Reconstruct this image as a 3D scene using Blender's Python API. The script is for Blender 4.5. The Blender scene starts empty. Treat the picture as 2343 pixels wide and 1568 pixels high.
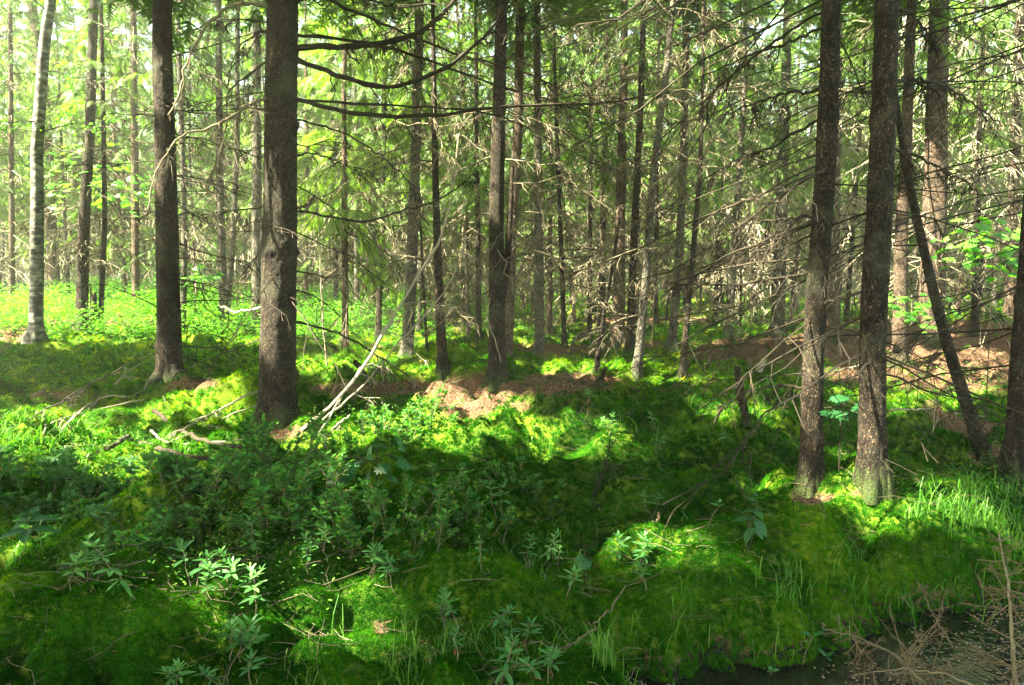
import bpy, math, time
import numpy as np
from mathutils import Vector, Matrix
T0 = time.time()
sc = bpy.context.scene
C = sc.collection
# ------------------------------------------------------------------ camera
F, CX, CY, HZ = 1786.0, 1171.0, 784.0, 640.0      # focal length and centre in the 2342 px wide working frame
CAMH = 1.55
PITCH = math.atan((CY - HZ) / F)
cam = bpy.data.cameras.new('camera'); camo = bpy.data.objects.new('camera', cam); C.objects.link(camo)
camo.location = (0, 0, CAMH); camo.rotation_euler = (math.pi/2 - PITCH, 0, 0)
cam.sensor_width = 36.0; cam.lens = 36.0 * F / 2342.0
cam.clip_start = 0.05; cam.clip_end = 3000
sc.camera = camo
sc.render.resolution_x = 1024; sc.render.resolution_y = 685
# ------------------------------------------------------------------ light
SUN_EL = math.radians(50); 
sh = np.array([-0.93, -0.37]); sh /= np.linalg.norm(sh)
S = np.array([sh[0]*math.cos(SUN_EL), sh[1]*math.cos(SUN_EL), math.sin(SUN_EL)])   # direction to the sun
sc.world = bpy.data.worlds.new('World'); sc.world.use_nodes = True
wn = sc.world.node_tree.nodes; wl = sc.world.node_tree.links
sky = wn.new('ShaderNodeTexSky'); sky.sky_type = 'NISHITA'; sky.sun_disc = False
sky.sun_elevation = SUN_EL; sky.sun_rotation = math.atan2(S[0], S[1])
sky.air_density = 1.0; sky.dust_density = 1.5; sky.ozone_density = 1.0
bg = wn['Background']; bg.inputs['Strength'].default_value = 0.058
tn = wn.new('ShaderNodeMix'); tn.data_type = 'RGBA'; tn.blend_type = 'MULTIPLY'; tn.inputs[0].default_value = 1; tn.inputs[7].default_value = (1.12, 1.0, .66, 1)
wl.new(sky.outputs[0], tn.inputs[6]); wl.new(tn.outputs[2], bg.inputs['Color'])
sl = bpy.data.lights.new('sun', 'SUN'); sl.energy = 5.0; sl.angle = math.radians(0.55); sl.color = (1.0, 0.92, 0.66)
so = bpy.data.objects.new('sun', sl); C.objects.link(so); so.location = (-20, -8, 30)
so.rotation_euler = Vector(S).to_track_quat('Z', 'Y').to_euler()
sc.view_settings.view_transform = 'Standard'; sc.view_settings.look = 'None'
sc.view_settings.exposure = 4.15; sc.view_settings.gamma = 1.0
sc.cycles.max_bounces = 5; sc.cycles.diffuse_bounces = 3; sc.cycles.glossy_bounces = 2
sc.cycles.transmission_bounces = 3; sc.cycles.transparent_max_bounces = 4
sc.cycles.sample_clamp_indirect = 4.0; sc.cycles.use_denoising = True; sc.cycles.denoiser = 'OPENIMAGEDENOISE'; sc.cycles.denoising_prefilter = 'NONE'
sc.cycles.caustics_reflective = False; sc.cycles.caustics_refractive = False

# ------------------------------------------------------------------ noise and ground height
def vn(x, y, seed=0):
    rs = np.random.RandomState(seed).rand(256, 256)
    x = np.asarray(x, float); y = np.asarray(y, float)
    xi = np.floor(x).astype(int); yi = np.floor(y).astype(int); fx = x-xi; fy = y-yi
    fx = fx*fx*(3-2*fx); fy = fy*fy*(3-2*fy)
    a = rs[xi & 255, yi & 255]; b = rs[(xi+1) & 255, yi & 255]; c = rs[xi & 255, (yi+1) & 255]; d = rs[(xi+1) & 255, (yi+1) & 255]
    return (a*(1-fx)+b*fx)*(1-fy)+(c*(1-fx)+d*fx)*fy
def fbm(x, y, seed=0, o=3):
    s = 0; a = 1; t = 0
    for i in range(o):
        s = s + a*vn(x*2**i+13.7*i, y*2**i-7.1*i, seed+i); t += a; a *= .5
    return s/t
def billow(x, y, seed=0):
    v = .6*vn(x, y, seed)+.4*vn(x*1.7+5.3, y*1.7+2.1, seed+50); return np.abs(2*v-1)*1.5
def unproj(px, py, Y):                     # working-frame pixel -> point on the plane y = Y
    u = (px-CX)/F; v = -(py-CY)/F
    c, s = math.cos(PITCH), math.sin(PITCH)
    dx, dy, dz = u, c + v*s, -s + v*c
    return np.array([dx/dy*Y, Y, CAMH+dz/dy*Y])
def proj(P):
    P = np.asarray(P, float); c, s = math.cos(PITCH), math.sin(PITCH)
    z = P[..., 2]-CAMH
    dep = P[..., 1]*c - z*s; up = P[..., 1]*s + z*c
    dep = np.where(dep < .05, .05, dep)
    return CX+F*P[..., 0]/dep, CY-F*up/dep, dep
def flat(px, py):                          # rough ground position under a pixel
    Y = CAMH*F/(py-HZ); return ((px-CX)/F*Y, Y)
MOUNDS = []      # x, y, rx, ry, amp
def mound(px, py, wx, ry, amp, dy=0):
    x, y = flat(px, py); MOUNDS.append((x, y+dy, wx, ry, amp))
mound(1215, 985, 1.15, 0.8, 0.30); mound(1420, 960, 0.9, 0.8, 0.14); mound(1100, 905, 1.0, .55, .20); mound(1340, 880, 1.4, .5, .16)
mound(1600, 905, 0.9, 0.8, 0.18); mound(1460, 900, .6, .5, .15); mound(430, 930, 1.1, 0.6, 0.16); mound(560, 935, .6, .5, .12)
mound(1900, 1170, 1.0, 0.55, 0.12); mound(1780, 1330, .7, .6, .12); mound(2010, 1190, .6, .6, .12); mound(1600, 1330, .6, .4, .10)
mound(700, 1300, .7, .6, .16); mound(200, 1480, .8, .4, .12); mound(880, 1180, .5, .4, .10); mound(500, 1180, .8, .5, .10)
mound(230, 1060, 1.2, 1.0, .10); mound(2200, 830, 3.0, 1.2, .28); mound(780, 900, 1.6, .6, .12); mound(1075, 800, .8, .7, .25)
mound(1380, 765, 1.6, 1.2, .2); mound(900, 730, 3, 2, .3); mound(200, 765, 1.4, 1.0, .2); mound(2250, 790, 2.5, 1.5, .45); mound(1750, 790, 2.0, 1.2, .15)
mound(1075, 893, .9, .4, .22); mound(1250, 1100, 1.0, .5, .10); mound(1500, 1120, .7, .45, .10)
POOLS = [(2.5, 2.95, 1.15, .85, -.80), (1.35, 2.55, .95, .60, -.52), (0.85, 3.25, .35, .22, -.12), (3.6, 3.3, 1.0, 0.7, -.3)]
WATER_Z = -0.19
def hgt(x, y):
    x = np.asarray(x, float); y = np.asarray(y, float)
    z = 0.16*(fbm(x/3.1, y/3.1, 3)-.5)
    w = np.clip((y-1.5)/3, 0, 1)
    z = z + 0.28*w*(billow(x/.8+3, y/.7+1, 11)-.5) + 0.17*(billow(x/.34, y/.32, 12)-.5) + .05*(billow(x/.13, y/.13, 14)-.5)
    z = z + 0.25*np.clip((y-13)/10, 0, 1)*(fbm(x/2.3, y/2.3, 21)-.45)
    for mx, my, rx, ry, a in MOUNDS:
        q = ((x-mx)/rx)**2+((y-my)/ry)**2
        z = z + 1.6*a*np.exp(-q*.9)
    for mx, my, rx, ry, a in POOLS:
        z = z + a*np.exp(-(((x-mx)/rx)**2+((y-my)/ry)**2)**1.1)
    z = z + 0.55*np.clip((-x-2)/12, 0, 1)*np.clip((y-17)/9, 0, 1)
    z = z + 0.35*np.clip((y-22)/20, 0, 1)
    return z
def hit(px, py):
    Yg = np.geomspace(2.0, 90, 4000)
    p = unproj(px, py, 1.0); dx = p[0]; dz = p[2]-CAMH
    X = dx*Yg; Z = CAMH+dz*Yg
    g = hgt(X, Yg); i = np.argmax(Z < g)
    if not (Z < g).any(): i = len(Yg)-1
    return np.array([X[i], Yg[i], g[i]])

# ellipses in the working frame where sunlight reaches the forest floor: cx, cy, rx, ry, strength
LIT = [(760, 838, 105, 24, 1), (880, 832, 70, 20, 1), (985, 845, 30, 12, .8), (1145, 835, 40, 9, 1), (1350, 846, 110, 9, 1), (1500, 848, 35, 12, 1), (1290, 836, 60, 8, .6),
 (1560, 790, 60, 12, .7), (100, 1000, 140, 42, 1), (270, 1065, 240, 30, .8), (70, 1085, 90, 30, .8), (330, 900, 90, 14, .5), (180, 1010, 120, 30, .7), (400, 940, 150, 25, .55), (430, 1040, 110, 20, 1), (90, 935, 60, 22, .7), (870, 995, 90, 17, 1), (1048, 1015, 34, 25, 1),
 (1195, 918, 75, 12, .5), (1290, 1008, 125, 36, .95), (1450, 1035, 70, 25, .7), (1400, 1300, 150, 60, .35), (1700, 1250, 200, 60, .28), (260, 1350, 150, 50, .5), (1000, 1450, 120, 60, .35), (1130, 955, 60, 20, .6), (1200, 1035, 60, 30, .7), (1390, 1020, 70, 40, .75), (1240, 955, 50, 14, .5), (1655, 938, 42, 15, 1), (1770, 938, 60, 30, .85), (1740, 990, 90, 14, .6), (1920, 853, 45, 12, 1),
 (2170, 850, 150, 55, 1), (2080, 905, 110, 40, 1), (2240, 920, 90, 22, .7), (1960, 900, 60, 22, .6), (2100, 955, 130, 16, .45), (1765, 776, 70, 9, 1), (2095, 1148, 52, 26, 1), (1762, 1112, 55, 14, .8),
 (1520, 1262, 34, 18, .8), (900, 1213, 38, 22, .8), (762, 1400, 52, 95, .95), (25, 1270, 30, 18, .9), (190, 1480, 190, 75, .72), (335, 1215, 60, 30, .5), (510, 1510, 60, 50, .9), (560, 1330, 40, 30, .4), (310, 1300, 40, 30, .6),
 (300, 770, 60, 14, .7), (215, 770, 40, 12, .8), (30, 770, 40, 14, .8), (150, 870, 120, 22, .45), (1500, 1040, 80, 20, .4), (560, 985, 40, 14, .8), (2270, 1260, 70, 25, .45), (1990, 1040, 40, 30, .8), (1150, 1490, 30, 30, .5), (1460, 1180, 60, 15, .3)]
def litmask(px, py, dep, rad=.17):
    m = np.zeros(np.shape(px)); ax = rad*F/dep; ay = np.minimum(rad*F*CAMH/dep**2, 18)
    for cx, cy, rx, ry, s in LIT:
        m = np.maximum(m, s*((((px-cx)/(rx+ax))**2+((py-cy)/(ry+ay))**2) < 1))
    return m
LITTER = [(1060, 888, 370, 18, .8), (1075, 905, 75, 45, 1.2), (1320, 868, 120, 14, 1), (2150, 800, 330, 62, 1.1), (2200, 870, 160, 34, .75), (1780, 800, 190, 28, 1.1), (440, 880, 80, 16, .7), (30, 765, 60, 20, 1),
 (860, 722, 180, 16, 1), (1290, 800, 110, 12, .9), (1500, 790, 130, 9, .8), (1960, 860, 80, 16, .9), (1857, 1140, 45, 16, 1), (2000, 1130, 45, 12, 1), (2290, 1045, 70, 22, 1), (870, 1440, 22, 24, .6), (1850, 1200, 20, 8, .8),
 (250, 735, 130, 16, .8), (640, 985, 60, 22, .8), (150, 905, 170, 14, .5), (1190, 930, 25, 14, .9), (1570, 735, 600, 9, .8)]
def littermask(px, py, x, y):
    m = np.zeros(np.shape(px))
    for cx, cy, rx, ry, s in LITTER:
        q = np.sqrt(((px-cx)/rx)**2+((py-cy)/ry)**2)
        m = np.maximum(m, s*np.clip(1.9-1.25*q, 0, 1.3))
    n = fbm(np.asarray(x)/.45, np.asarray(y)/.45, 41)
    n2 = fbm(np.asarray(x)/1.4, np.asarray(y)/1.4, 45)
    return np.clip((m*(.45+1.1*n) + np.clip((n2-.72)*5, 0, .7) - .35)*3, 0, 1)

# ------------------------------------------------------------------ mesh assembling
class MB:
    def __init__(s): s.v = []; s.q = []; s.t = []; s.n = 0; s.a = []; s.split = None
    def add(s, V, Q=None, T=None, tint=None):
        V = np.asarray(V, np.float32).reshape(-1, 3)
        if Q is not None and len(Q): s.q.append(np.asarray(Q, np.int32).reshape(-1, 4)+s.n)
        if T is not None and len(T): s.t.append(np.asarray(T, np.int32).reshape(-1, 3)+s.n)
        s.v.append(V); s.n += len(V)
        s.a.append(np.zeros(len(V), np.float32) if tint is None else np.broadcast_to(np.asarray(tint, np.float32).reshape(-1), (len(V),)))
    def join(s, o):                        # o's faces follow with the second material
        q0, t0 = sum(map(len, s.q)), sum(map(len, s.t))
        for x in o.q: s.q.append(x+s.n)
        for x in o.t: s.t.append(x+s.n)
        s.v += o.v; s.a += o.a; s.n += o.n; s.split = (q0, t0); return s
    def mesh(s, name, origin=(0, 0, 0), smooth=False, attr=False):
        me = bpy.data.meshes.new(name)
        V = np.concatenate(s.v)-np.asarray(origin, np.float32)
        Q = np.concatenate(s.q) if s.q else np.zeros((0, 4), np.int32); T = np.concatenate(s.t) if s.t else np.zeros((0, 3), np.int32)
        me.vertices.add(len(V)); me.vertices.foreach_set('co', V.astype(np.float32).ravel())
        nl = Q.size+T.size; me.loops.add(nl); me.loops.foreach_set('vertex_index', np.concatenate([Q.ravel(), T.ravel()]).astype(np.int32))
        npoly = len(Q)+len(T); me.polygons.add(npoly)
        ls = np.concatenate([np.arange(len(Q))*4, len(Q)*4+np.arange(len(T))*3]).astype(np.int32)
        me.polygons.foreach_set('loop_start', ls)
        me.polygons.foreach_set('use_smooth', np.full(npoly, smooth))
        if s.split:
            mi = np.concatenate([np.arange(len(Q)) >= s.split[0], np.arange(len(T)) >= s.split[1]]).astype(np.int32); s.mi = mi
        if attr:
            at = me.attributes.new('tint', 'FLOAT', 'POINT'); at.data.foreach_set('value', np.concatenate(s.a))
        if s.split:
            for k_ in s.mats: me.materials.append(M[k_])
            me.polygons.foreach_set('material_index', s.mi)
        me.update(calc_edges=True)
        return me
def tag(o, label=None, cat=None, group=None, kind=None):
    if label: o['label'] = label
    if cat: o['category'] = cat
    if group: o['group'] = group
    if kind: o['kind'] = kind
    return o
def obj(name, me, mat, parent=None, loc=None):
    o = bpy.data.objects.new(name, me); C.objects.link(o)
    if not len(me.materials): me.materials.append(mat)
    if parent is not None: o.parent = parent
    if loc is not None: o.location = loc
    return o
def empty(name, loc, label, cat, group=None):
    o = bpy.data.objects.new(name, None); C.objects.link(o); o.location = loc; o.empty_display_size = .2
    return tag(o, label, cat, group)
def unit(a): return a/np.maximum(np.linalg.norm(a, axis=-1, keepdims=True), 1e-9)
def tubes(mb, P, R, k=3, tint=None):
    """P (n,m,3), R (n,m) or (n,m,k)"""
    P = np.asarray(P, float); n, m = P.shape[:2]
    t = np.empty_like(P); t[:, 1:-1] = P[:, 2:]-P[:, :-2]; t[:, 0] = P[:, 1]-P[:, 0]; t[:, -1] = P[:, -1]-P[:, -2]; t = unit(t)
    mean = unit(P[:, -1]-P[:, 0])
    ref = np.where(np.abs(mean[:, 2:3]) > .8, np.array([[1., 0, 0]]), np.array([[0, 0, 1.]]))
    u = unit(np.cross(t, ref[:, None, :])); v = np.cross(t, u)
    R = np.asarray(R, float)
    if R.ndim == 2: R = R[:, :, None]
    a = np.arange(k)*2*np.pi/k
    V = P[:, :, None, :] + R[..., None]*(np.cos(a)[None, None, :, None]*u[:, :, None, :]+np.sin(a)[None, None, :, None]*v[:, :, None, :])
    idx = np.arange(n*m*k).reshape(n, m, k); nx = np.roll(idx, -1, axis=2)
    Q = np.stack([idx[:, :-1], idx[:, 1:], nx[:, 1:], nx[:, :-1]], -1).reshape(-1, 4)
    mb.add(V, Q, tint=None if tint is None else np.repeat(np.asarray(tint), m*k))
def cap(mb, c, r, nrm, k=12):
    nrm = unit(np.asarray(nrm, float)); u = unit(np.cross(nrm, [0.3, 1, .1])); v = np.cross(nrm, u); a = np.arange(k)*2*np.pi/k
    V = np.vstack([[c], c+r*(np.cos(a)[:, None]*u+np.sin(a)[:, None]*v)])
    mb.add(V, T=[(0, 1+i, 1+(i+1) % k) for i in range(k)])
def frames(mb, o, d, nh, s, TV, TT=None, TQ=None, tint=None):
    d = unit(d); y = unit(np.cross(nh, d)); z = np.cross(d, y); s = np.asarray(s, float).reshape(-1, 1, 1)
    V = o[:, None, :]+s*(TV[None, :, 0:1]*d[:, None, :]+TV[None, :, 1:2]*y[:, None, :]+TV[None, :, 2:3]*z[:, None, :])
    off = (np.arange(len(o))*len(TV))[:, None, None]
    mb.add(V, None if TQ is None else (np.asarray(TQ)[None]+off).reshape(-1, 4), None if TT is None else (np.asarray(TT)[None]+off).reshape(-1, 3),
           tint=None if tint is None else np.repeat(tint, len(TV)))
def mkspray(nb=7, wid=.055, spread=.24, seed=0):
    r = np.random.RandomState(seed); V = []; T = []
    def blade(x0, y0, x1, y1, w, z0=0, z1=0):
        dx, dy = x1-x0, y1-y0; l = math.hypot(dx, dy); nx, ny = -dy/l*w/2, dx/l*w/2; b = len(V)
        V.extend([(x0+nx, y0+ny, z0), (x0-nx, y0-ny, z0), (x1, y1, z1)]); T.append((b, b+1, b+2))
    blade(0, 0, 1.0, 0, wid*1.2)
    for i in range(nb):
        x = (i+.3)/nb*.85; w = spread*(1.15-x)*(.75+.5*r.rand())
        for sgn in (-1, 1):
            blade(x, 0, x+.2*(.6+r.rand()*.6), sgn*w, wid*(.8+.5*r.rand()), 0, -.10*r.rand()-.02)
    return np.array(V), np.array(T)
SPR = [mkspray(7, .05, .26, 1), mkspray(6, .06, .22, 2), mkspray(8, .045, .3, 3)]
SPR_CAN = mkspray(6, .11, .36, 4)
LEAF_S = (np.array([(0, 0, 0), (.45, .24, .05), (1, 0, -.06), (.45, -.24, .05), (.5, 0, 0)]), np.array([(0, 1, 4), (1, 2, 4), (2, 3, 4), (3, 0, 4)]))
def mkleaf(w=.16, n=6, droop=.25, fold=.35, tipw=.0, q=.5):
    V = []; Q = []
    for i in range(n+1):
        t = i/n; ww = w*(math.sin(math.pi*min(1, t**q*.97+.03)))**.8 if 0 < i < n else .006
        z = -droop*t*t+.1*t
        V += [(t, ww, z+fold*ww), (t, 0, z), (t, -ww, z+fold*ww)]
    for i in range(n):
        a = i*3; Q += [(a, a+1, a+4, a+3), (a+1, a+2, a+5, a+4)]
    return np.array(V), np.array(Q)
LEAF_L = mkleaf(.155, 7, .12, .3, q=.85); LEAF_B = mkleaf(.27, 6, .18, .22, q=.72)
def mkmaple():
    pol = [(0, 0), (.12, .28), (-.02, .52), (.22, .42), (.30, .60), (.42, .44), (.62, .56), (.58, .30), (.78, .34), (.76, .14), (1.05, 0)]
    pts = pol+[(x, -y) for x, y in pol[-2:0:-1]]
    V = [(.38, 0, .03)]+[(x, y, -.22*abs(y)-.12*x*x) for x, y in pts]; n = len(pts)
    return np.array(V), np.array([(0, 1+i, 1+(i+1) % n) for i in range(n)])
MAPLE = mkmaple()

# ------------------------------------------------------------------ materials
def newmat(name):
    m = bpy.data.materials.new(name); m.use_nodes = True; nt = m.node_tree
    for n in list(nt.nodes): nt.nodes.remove(n)
    out = nt.nodes.new('ShaderNodeOutputMaterial'); return m, nt, out
def ramp(nt, fac, stops):
    r = nt.nodes.new('ShaderNodeValToRGB'); e = r.color_ramp.elements
    while len(e) < len(stops): e.new(.5)
    for el, (p, c) in zip(e, stops): el.position = p; el.color = (*c, 1)
    nt.links.new(fac, r.inputs[0]); return r.outputs[0]
def mixc(nt, fac, a, b, mode='MIX'):
    n = nt.nodes.new('ShaderNodeMix'); n.data_type = 'RGBA'; n.blend_type = mode
    for sock, val in ((0, fac), (6, a), (7, b)):
        if hasattr(val, 'links'): nt.links.new(val, n.inputs[sock])
        elif sock == 0: n.inputs[0].default_value = val
        else: n.inputs[sock].default_value = (*val, 1)
    return n.outputs[2]
def foliage(name, stops, trans=.45, transcol=None, rough=.5, objvar=True, tint=False, spec=.25, gl=True):
    m, nt, out = newmat(name); L = nt.links
    g = nt.nodes.new('ShaderNodeNewGeometry'); fac = g.outputs['Random Per Island']
    if tint:
        at = nt.nodes.new('ShaderNodeAttribute'); at.attribute_name = 'tint'; fac = at.outputs['Fac']
    elif objvar:
        oi = nt.nodes.new('ShaderNodeObjectInfo'); mm = nt.nodes.new('ShaderNodeMath'); mm.operation = 'MULTIPLY_ADD'
        L.new(oi.outputs['Random'], mm.inputs[0]); mm.inputs[1].default_value = .5
        m2 = nt.nodes.new('ShaderNodeMath'); m2.operation = 'MULTIPLY'; L.new(fac, m2.inputs[0]); m2.inputs[1].default_value = .5
        L.new(m2.outputs[0], mm.inputs[2]); fac = mm.outputs[0]
    col = ramp(nt, fac, stops)
    p = nt.nodes.new('ShaderNodeBsdfPrincipled'); L.new(col, p.inputs['Base Color']); p.inputs['Roughness'].default_value = rough
    p.inputs['Specular IOR Level'].default_value = spec
    t = nt.nodes.new('ShaderNodeBsdfTranslucent')
    L.new(mixc(nt, 1.0, col, transcol or (1.6, 1.9, .5), 'MULTIPLY'), t.inputs['Color'])
    mx = nt.nodes.new('ShaderNodeMixShader'); mx.inputs[0].default_value = trans
    L.new(p.outputs[0], mx.inputs[1]); L.new(t.outputs[0], mx.inputs[2]); L.new(mx.outputs[0], out.inputs['Surface'])
    return m
def bark(name, c0, c1, c2, scale=85, bump=1.0, stretch=.6, lich=(.10, .11, .07), lichamt=.45):
    m, nt, out = newmat(name); L = nt.links
    tc = nt.nodes.new('ShaderNodeTexCoord'); mp = nt.nodes.new('ShaderNodeMapping'); mp.inputs['Scale'].default_value = (1, 1, stretch)
    L.new(tc.outputs['Object'], mp.inputs[0])
    nz = nt.nodes.new('ShaderNodeTexNoise'); nz.inputs['Scale'].default_value = scale*.35; nz.inputs['Detail'].default_value = 6; nz.inputs['Roughness'].default_value = .7
    L.new(mp.outputs[0], nz.inputs['Vector'])
    vo = nt.nodes.new('ShaderNodeTexVoronoi'); vo.inputs['Scale'].default_value = scale; vo.feature = 'DISTANCE_TO_EDGE'
    va = nt.nodes.new('ShaderNodeVectorMath'); va.operation = 'MULTIPLY_ADD'; L.new(nz.outputs['Color'], va.inputs[0]); va.inputs[1].default_value = (.03, .03, .03); L.new(mp.outputs[0], va.inputs[2])
    L.new(va.outputs[0], vo.inputs['Vector'])
    rr = nt.nodes.new('ShaderNodeMapRange'); rr.inputs[1].default_value = 0; rr.inputs[2].default_value = .25; L.new(vo.outputs['Distance'], rr.inputs[0])
    col = ramp(nt, nz.outputs['Fac'], [(.3, c0), (.5, c1), (.72, c2)])
    col = mixc(nt, rr.outputs[0], c0, col)
    v2 = nt.nodes.new('ShaderNodeTexVoronoi'); v2.inputs['Scale'].default_value = scale; L.new(va.outputs[0], v2.inputs['Vector'])
    sv = nt.nodes.new('ShaderNodeSeparateColor'); L.new(v2.outputs['Color'], sv.inputs[0])
    col = mixc(nt, 1.0, col, ramp(nt, sv.outputs[0], [(0, (.45, .45, .45)), (.6, (1, 1, 1)), (1, (2.0, 1.9, 1.75))]), 'MULTIPLY')
    n2 = nt.nodes.new('ShaderNodeTexNoise'); n2.inputs['Scale'].default_value = 2.6; n2.inputs['Detail'].default_value = 5; L.new(tc.outputs['Object'], n2.inputs['Vector'])
    n5 = nt.nodes.new('ShaderNodeTexNoise'); n5.inputs['Scale'].default_value = 7; n5.inputs['Detail'].default_value = 4; L.new(tc.outputs['Object'], n5.inputs['Vector'])
    col = mixc(nt, 1.0, col, ramp(nt, n5.outputs['Fac'], [(.36, (.5, .5, .5)), (.5, (.95, .95, .95)), (.7, (1.25, 1.2, 1.15))]), 'MULTIPLY')
    r2 = nt.nodes.new('ShaderNodeMapRange'); r2.inputs[1].default_value = .52; r2.inputs[2].default_value = .68; r2.inputs[4].default_value = lichamt; L.new(n2.outputs['Fac'], r2.inputs[0])
    col = mixc(nt, r2.outputs[0], col, lich)
    sx = nt.nodes.new('ShaderNodeSeparateXYZ'); L.new(tc.outputs['Object'], sx.inputs[0]); m3 = nt.nodes.new('ShaderNodeMath'); m3.operation = 'MULTIPLY_ADD'; m3.inputs[1].default_value = -.9; m3.inputs[2].default_value = .62
    L.new(nz.outputs['Fac'], m3.inputs[0]); m4 = nt.nodes.new('ShaderNodeMath'); m4.operation = 'ADD'; L.new(m3.outputs[0], m4.inputs[0]); L.new(sx.outputs['Z'], m4.inputs[1])
    r3 = nt.nodes.new('ShaderNodeMapRange'); r3.inputs[1].default_value = .12; r3.inputs[2].default_value = .30; r3.inputs[3].default_value = .6; r3.inputs[4].default_value = 0; L.new(m4.outputs[0], r3.inputs[0])
    col = mixc(nt, r3.outputs[0], col, (.05, .10, .01))
    bp = nt.nodes.new('ShaderNodeBump'); bp.inputs['Strength'].default_value = bump; bp.inputs['Distance'].default_value = .02
    ad = nt.nodes.new('ShaderNodeMath'); ad.operation = 'MULTIPLY_ADD'; ad.inputs[1].default_value = .8; L.new(rr.outputs[0], ad.inputs[0]); L.new(nz.outputs['Fac'], ad.inputs[2])
    L.new(ad.outputs[0], bp.inputs['Height'])
    p = nt.nodes.new('ShaderNodeBsdfPrincipled'); L.new(col, p.inputs['Base Color']); p.inputs['Roughness'].default_value = .85; p.inputs['Specular IOR Level'].default_value = .2
    L.new(bp.outputs[0], p.inputs['Normal']); L.new(p.outputs[0], out.inputs['Surface']); return m
M = {}
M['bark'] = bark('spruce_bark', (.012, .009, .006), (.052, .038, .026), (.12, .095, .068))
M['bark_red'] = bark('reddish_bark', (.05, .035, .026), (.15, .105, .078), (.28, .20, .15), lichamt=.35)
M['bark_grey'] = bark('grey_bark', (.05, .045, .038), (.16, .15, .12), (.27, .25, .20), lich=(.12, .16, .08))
def birchmat():
    m, nt, out = newmat('birch_bark'); L = nt.links
    tc = nt.nodes.new('ShaderNodeTexCoord'); mp = nt.nodes.new('ShaderNodeMapping'); mp.inputs['Scale'].default_value = (2.5, 2.5, 6)
    L.new(tc.outputs['Object'], mp.inputs[0])
    nz = nt.nodes.new('ShaderNodeTexNoise'); nz.inputs['Scale'].default_value = 2.0; nz.inputs['Detail'].default_value = 5; L.new(mp.outputs[0], nz.inputs['Vector'])
    n2 = nt.nodes.new('ShaderNodeTexNoise'); n2.inputs['Scale'].default_value = 3.5; L.new(tc.outputs['Object'], n2.inputs['Vector'])
    col = ramp(nt, nz.outputs['Fac'], [(.42, (.012, .011, .009)), (.5, (.06, .06, .048)), (.66, (.21, .22, .18))])  # white bark lowered to grey; its shade is put into the colour
    col = mixc(nt, mixc(nt, 1, ramp(nt, n2.outputs['Fac'], [(.55, (0, 0, 0)), (.7, (1, 1, 1))]), (.7, .7, .7), 'MULTIPLY'), col, (.07, .085, .045))
    p = nt.nodes.new('ShaderNodeBsdfPrincipled'); L.new(col, p.inputs['Base Color']); p.inputs['Roughness'].default_value = .7
    L.new(p.outputs[0], out.inputs['Surface']); return m
M['birch'] = birchmat()
def twigmat(name, stops, rough=.8):
    m, nt, out = newmat(name); L = nt.links
    g = nt.nodes.new('ShaderNodeNewGeometry'); oi = nt.nodes.new('ShaderNodeObjectInfo')
    a = nt.nodes.new('ShaderNodeMath'); a.operation = 'MULTIPLY_ADD'; a.inputs[1].default_value = .5; L.new(g.outputs['Random Per Island'], a.inputs[0])
    b = nt.nodes.new('ShaderNodeMath'); b.operation = 'MULTIPLY'; b.inputs[1].default_value = .5; L.new(oi.outputs['Random'], b.inputs[0]); L.new(b.outputs[0], a.inputs[2])
    col = ramp(nt, a.outputs[0], stops)
    p = nt.nodes.new('ShaderNodeBsdfPrincipled'); L.new(col, p.inputs['Base Color']); p.inputs['Roughness'].default_value = rough; p.inputs['Specular IOR Level'].default_value = .2
    L.new(p.outputs[0], out.inputs['Surface']); return m
M['twig'] = twigmat('dead_twig', [(0, (.035, .03, .018)), (.5, (.085, .072, .045)), (1, (.19, .165, .11))])
M['twig_pale'] = twigmat('pale_dead_wood', [(0, (.13, .115, .08)), (1, (.30, .27, .20))])
M['twig_dark'] = twigmat('dark_twig', [(0, (.008, .006, .004)), (1, (.034, .026, .016))])  # twig colour darkened so near branches look like shaded silhouettes
M['twig_tan'] = twigmat('tan_twig', [(0, (.03, .022, .012)), (1, (.12, .09, .05))])
M['needle'] = foliage('spruce_needles', [(0, (.035, .080, .022)), (.35, (.070, .14, .028)), (.7, (.115, .19, .034)), (1, (.17, .25, .045))], .42)
M['needle_dry'] = foliage('dry_needles', [(0, (.10, .09, .035)), (.5, (.17, .13, .06)), (1, (.26, .20, .10))], .3, (1.3, 1.1, .7))
M['moss'] = foliage('moss_green', [(0, (.006, .040, .002)), (.35, (.020, .105, .003)), (.7, (.095, .20, .004)), (1, (.34, .38, .012))], .52, (2.1, 1.75, .2), .8, tint=True, spec=.04)
M['grass'] = foliage('grass_green', [(0, (.022, .085, .008)), (.5, (.045, .15, .014)), (1, (.11, .24, .03))], .5, (1.4, 1.6, .4), .45, tint=True, spec=.3)
M['herb'] = foliage('herb_leaves', [(0, (.025, .09, .02)), (.5, (.06, .19, .025)), (.9, (.14, .27, .04)), (1, (.30, .14, .03))], .48, (1.4, 1.7, .3), .6, tint=True, spec=.12)
M['shrub'] = foliage('shrub_leaves', [(0, (.022, .085, .018)), (.5, (.050, .17, .035)), (.92, (.11, .27, .045)), (1, (.22, .12, .03))], .45, (1.3, 1.7, .4), .6, objvar=False, spec=.12)
M['tea'] = foliage('narrow_plant_leaves', [(0, (.030, .11, .035)), (.6, (.065, .19, .050)), (1, (.14, .30, .08))], .42, (1.3, 1.5, .5), .5, objvar=True, spec=.25)
M['brownleaf'] = foliage('withered_leaves', [(0, (.07, .025, .01)), (1, (.20, .075, .025))], .35, (1.3, 1, .5), .6, objvar=False)
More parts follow.
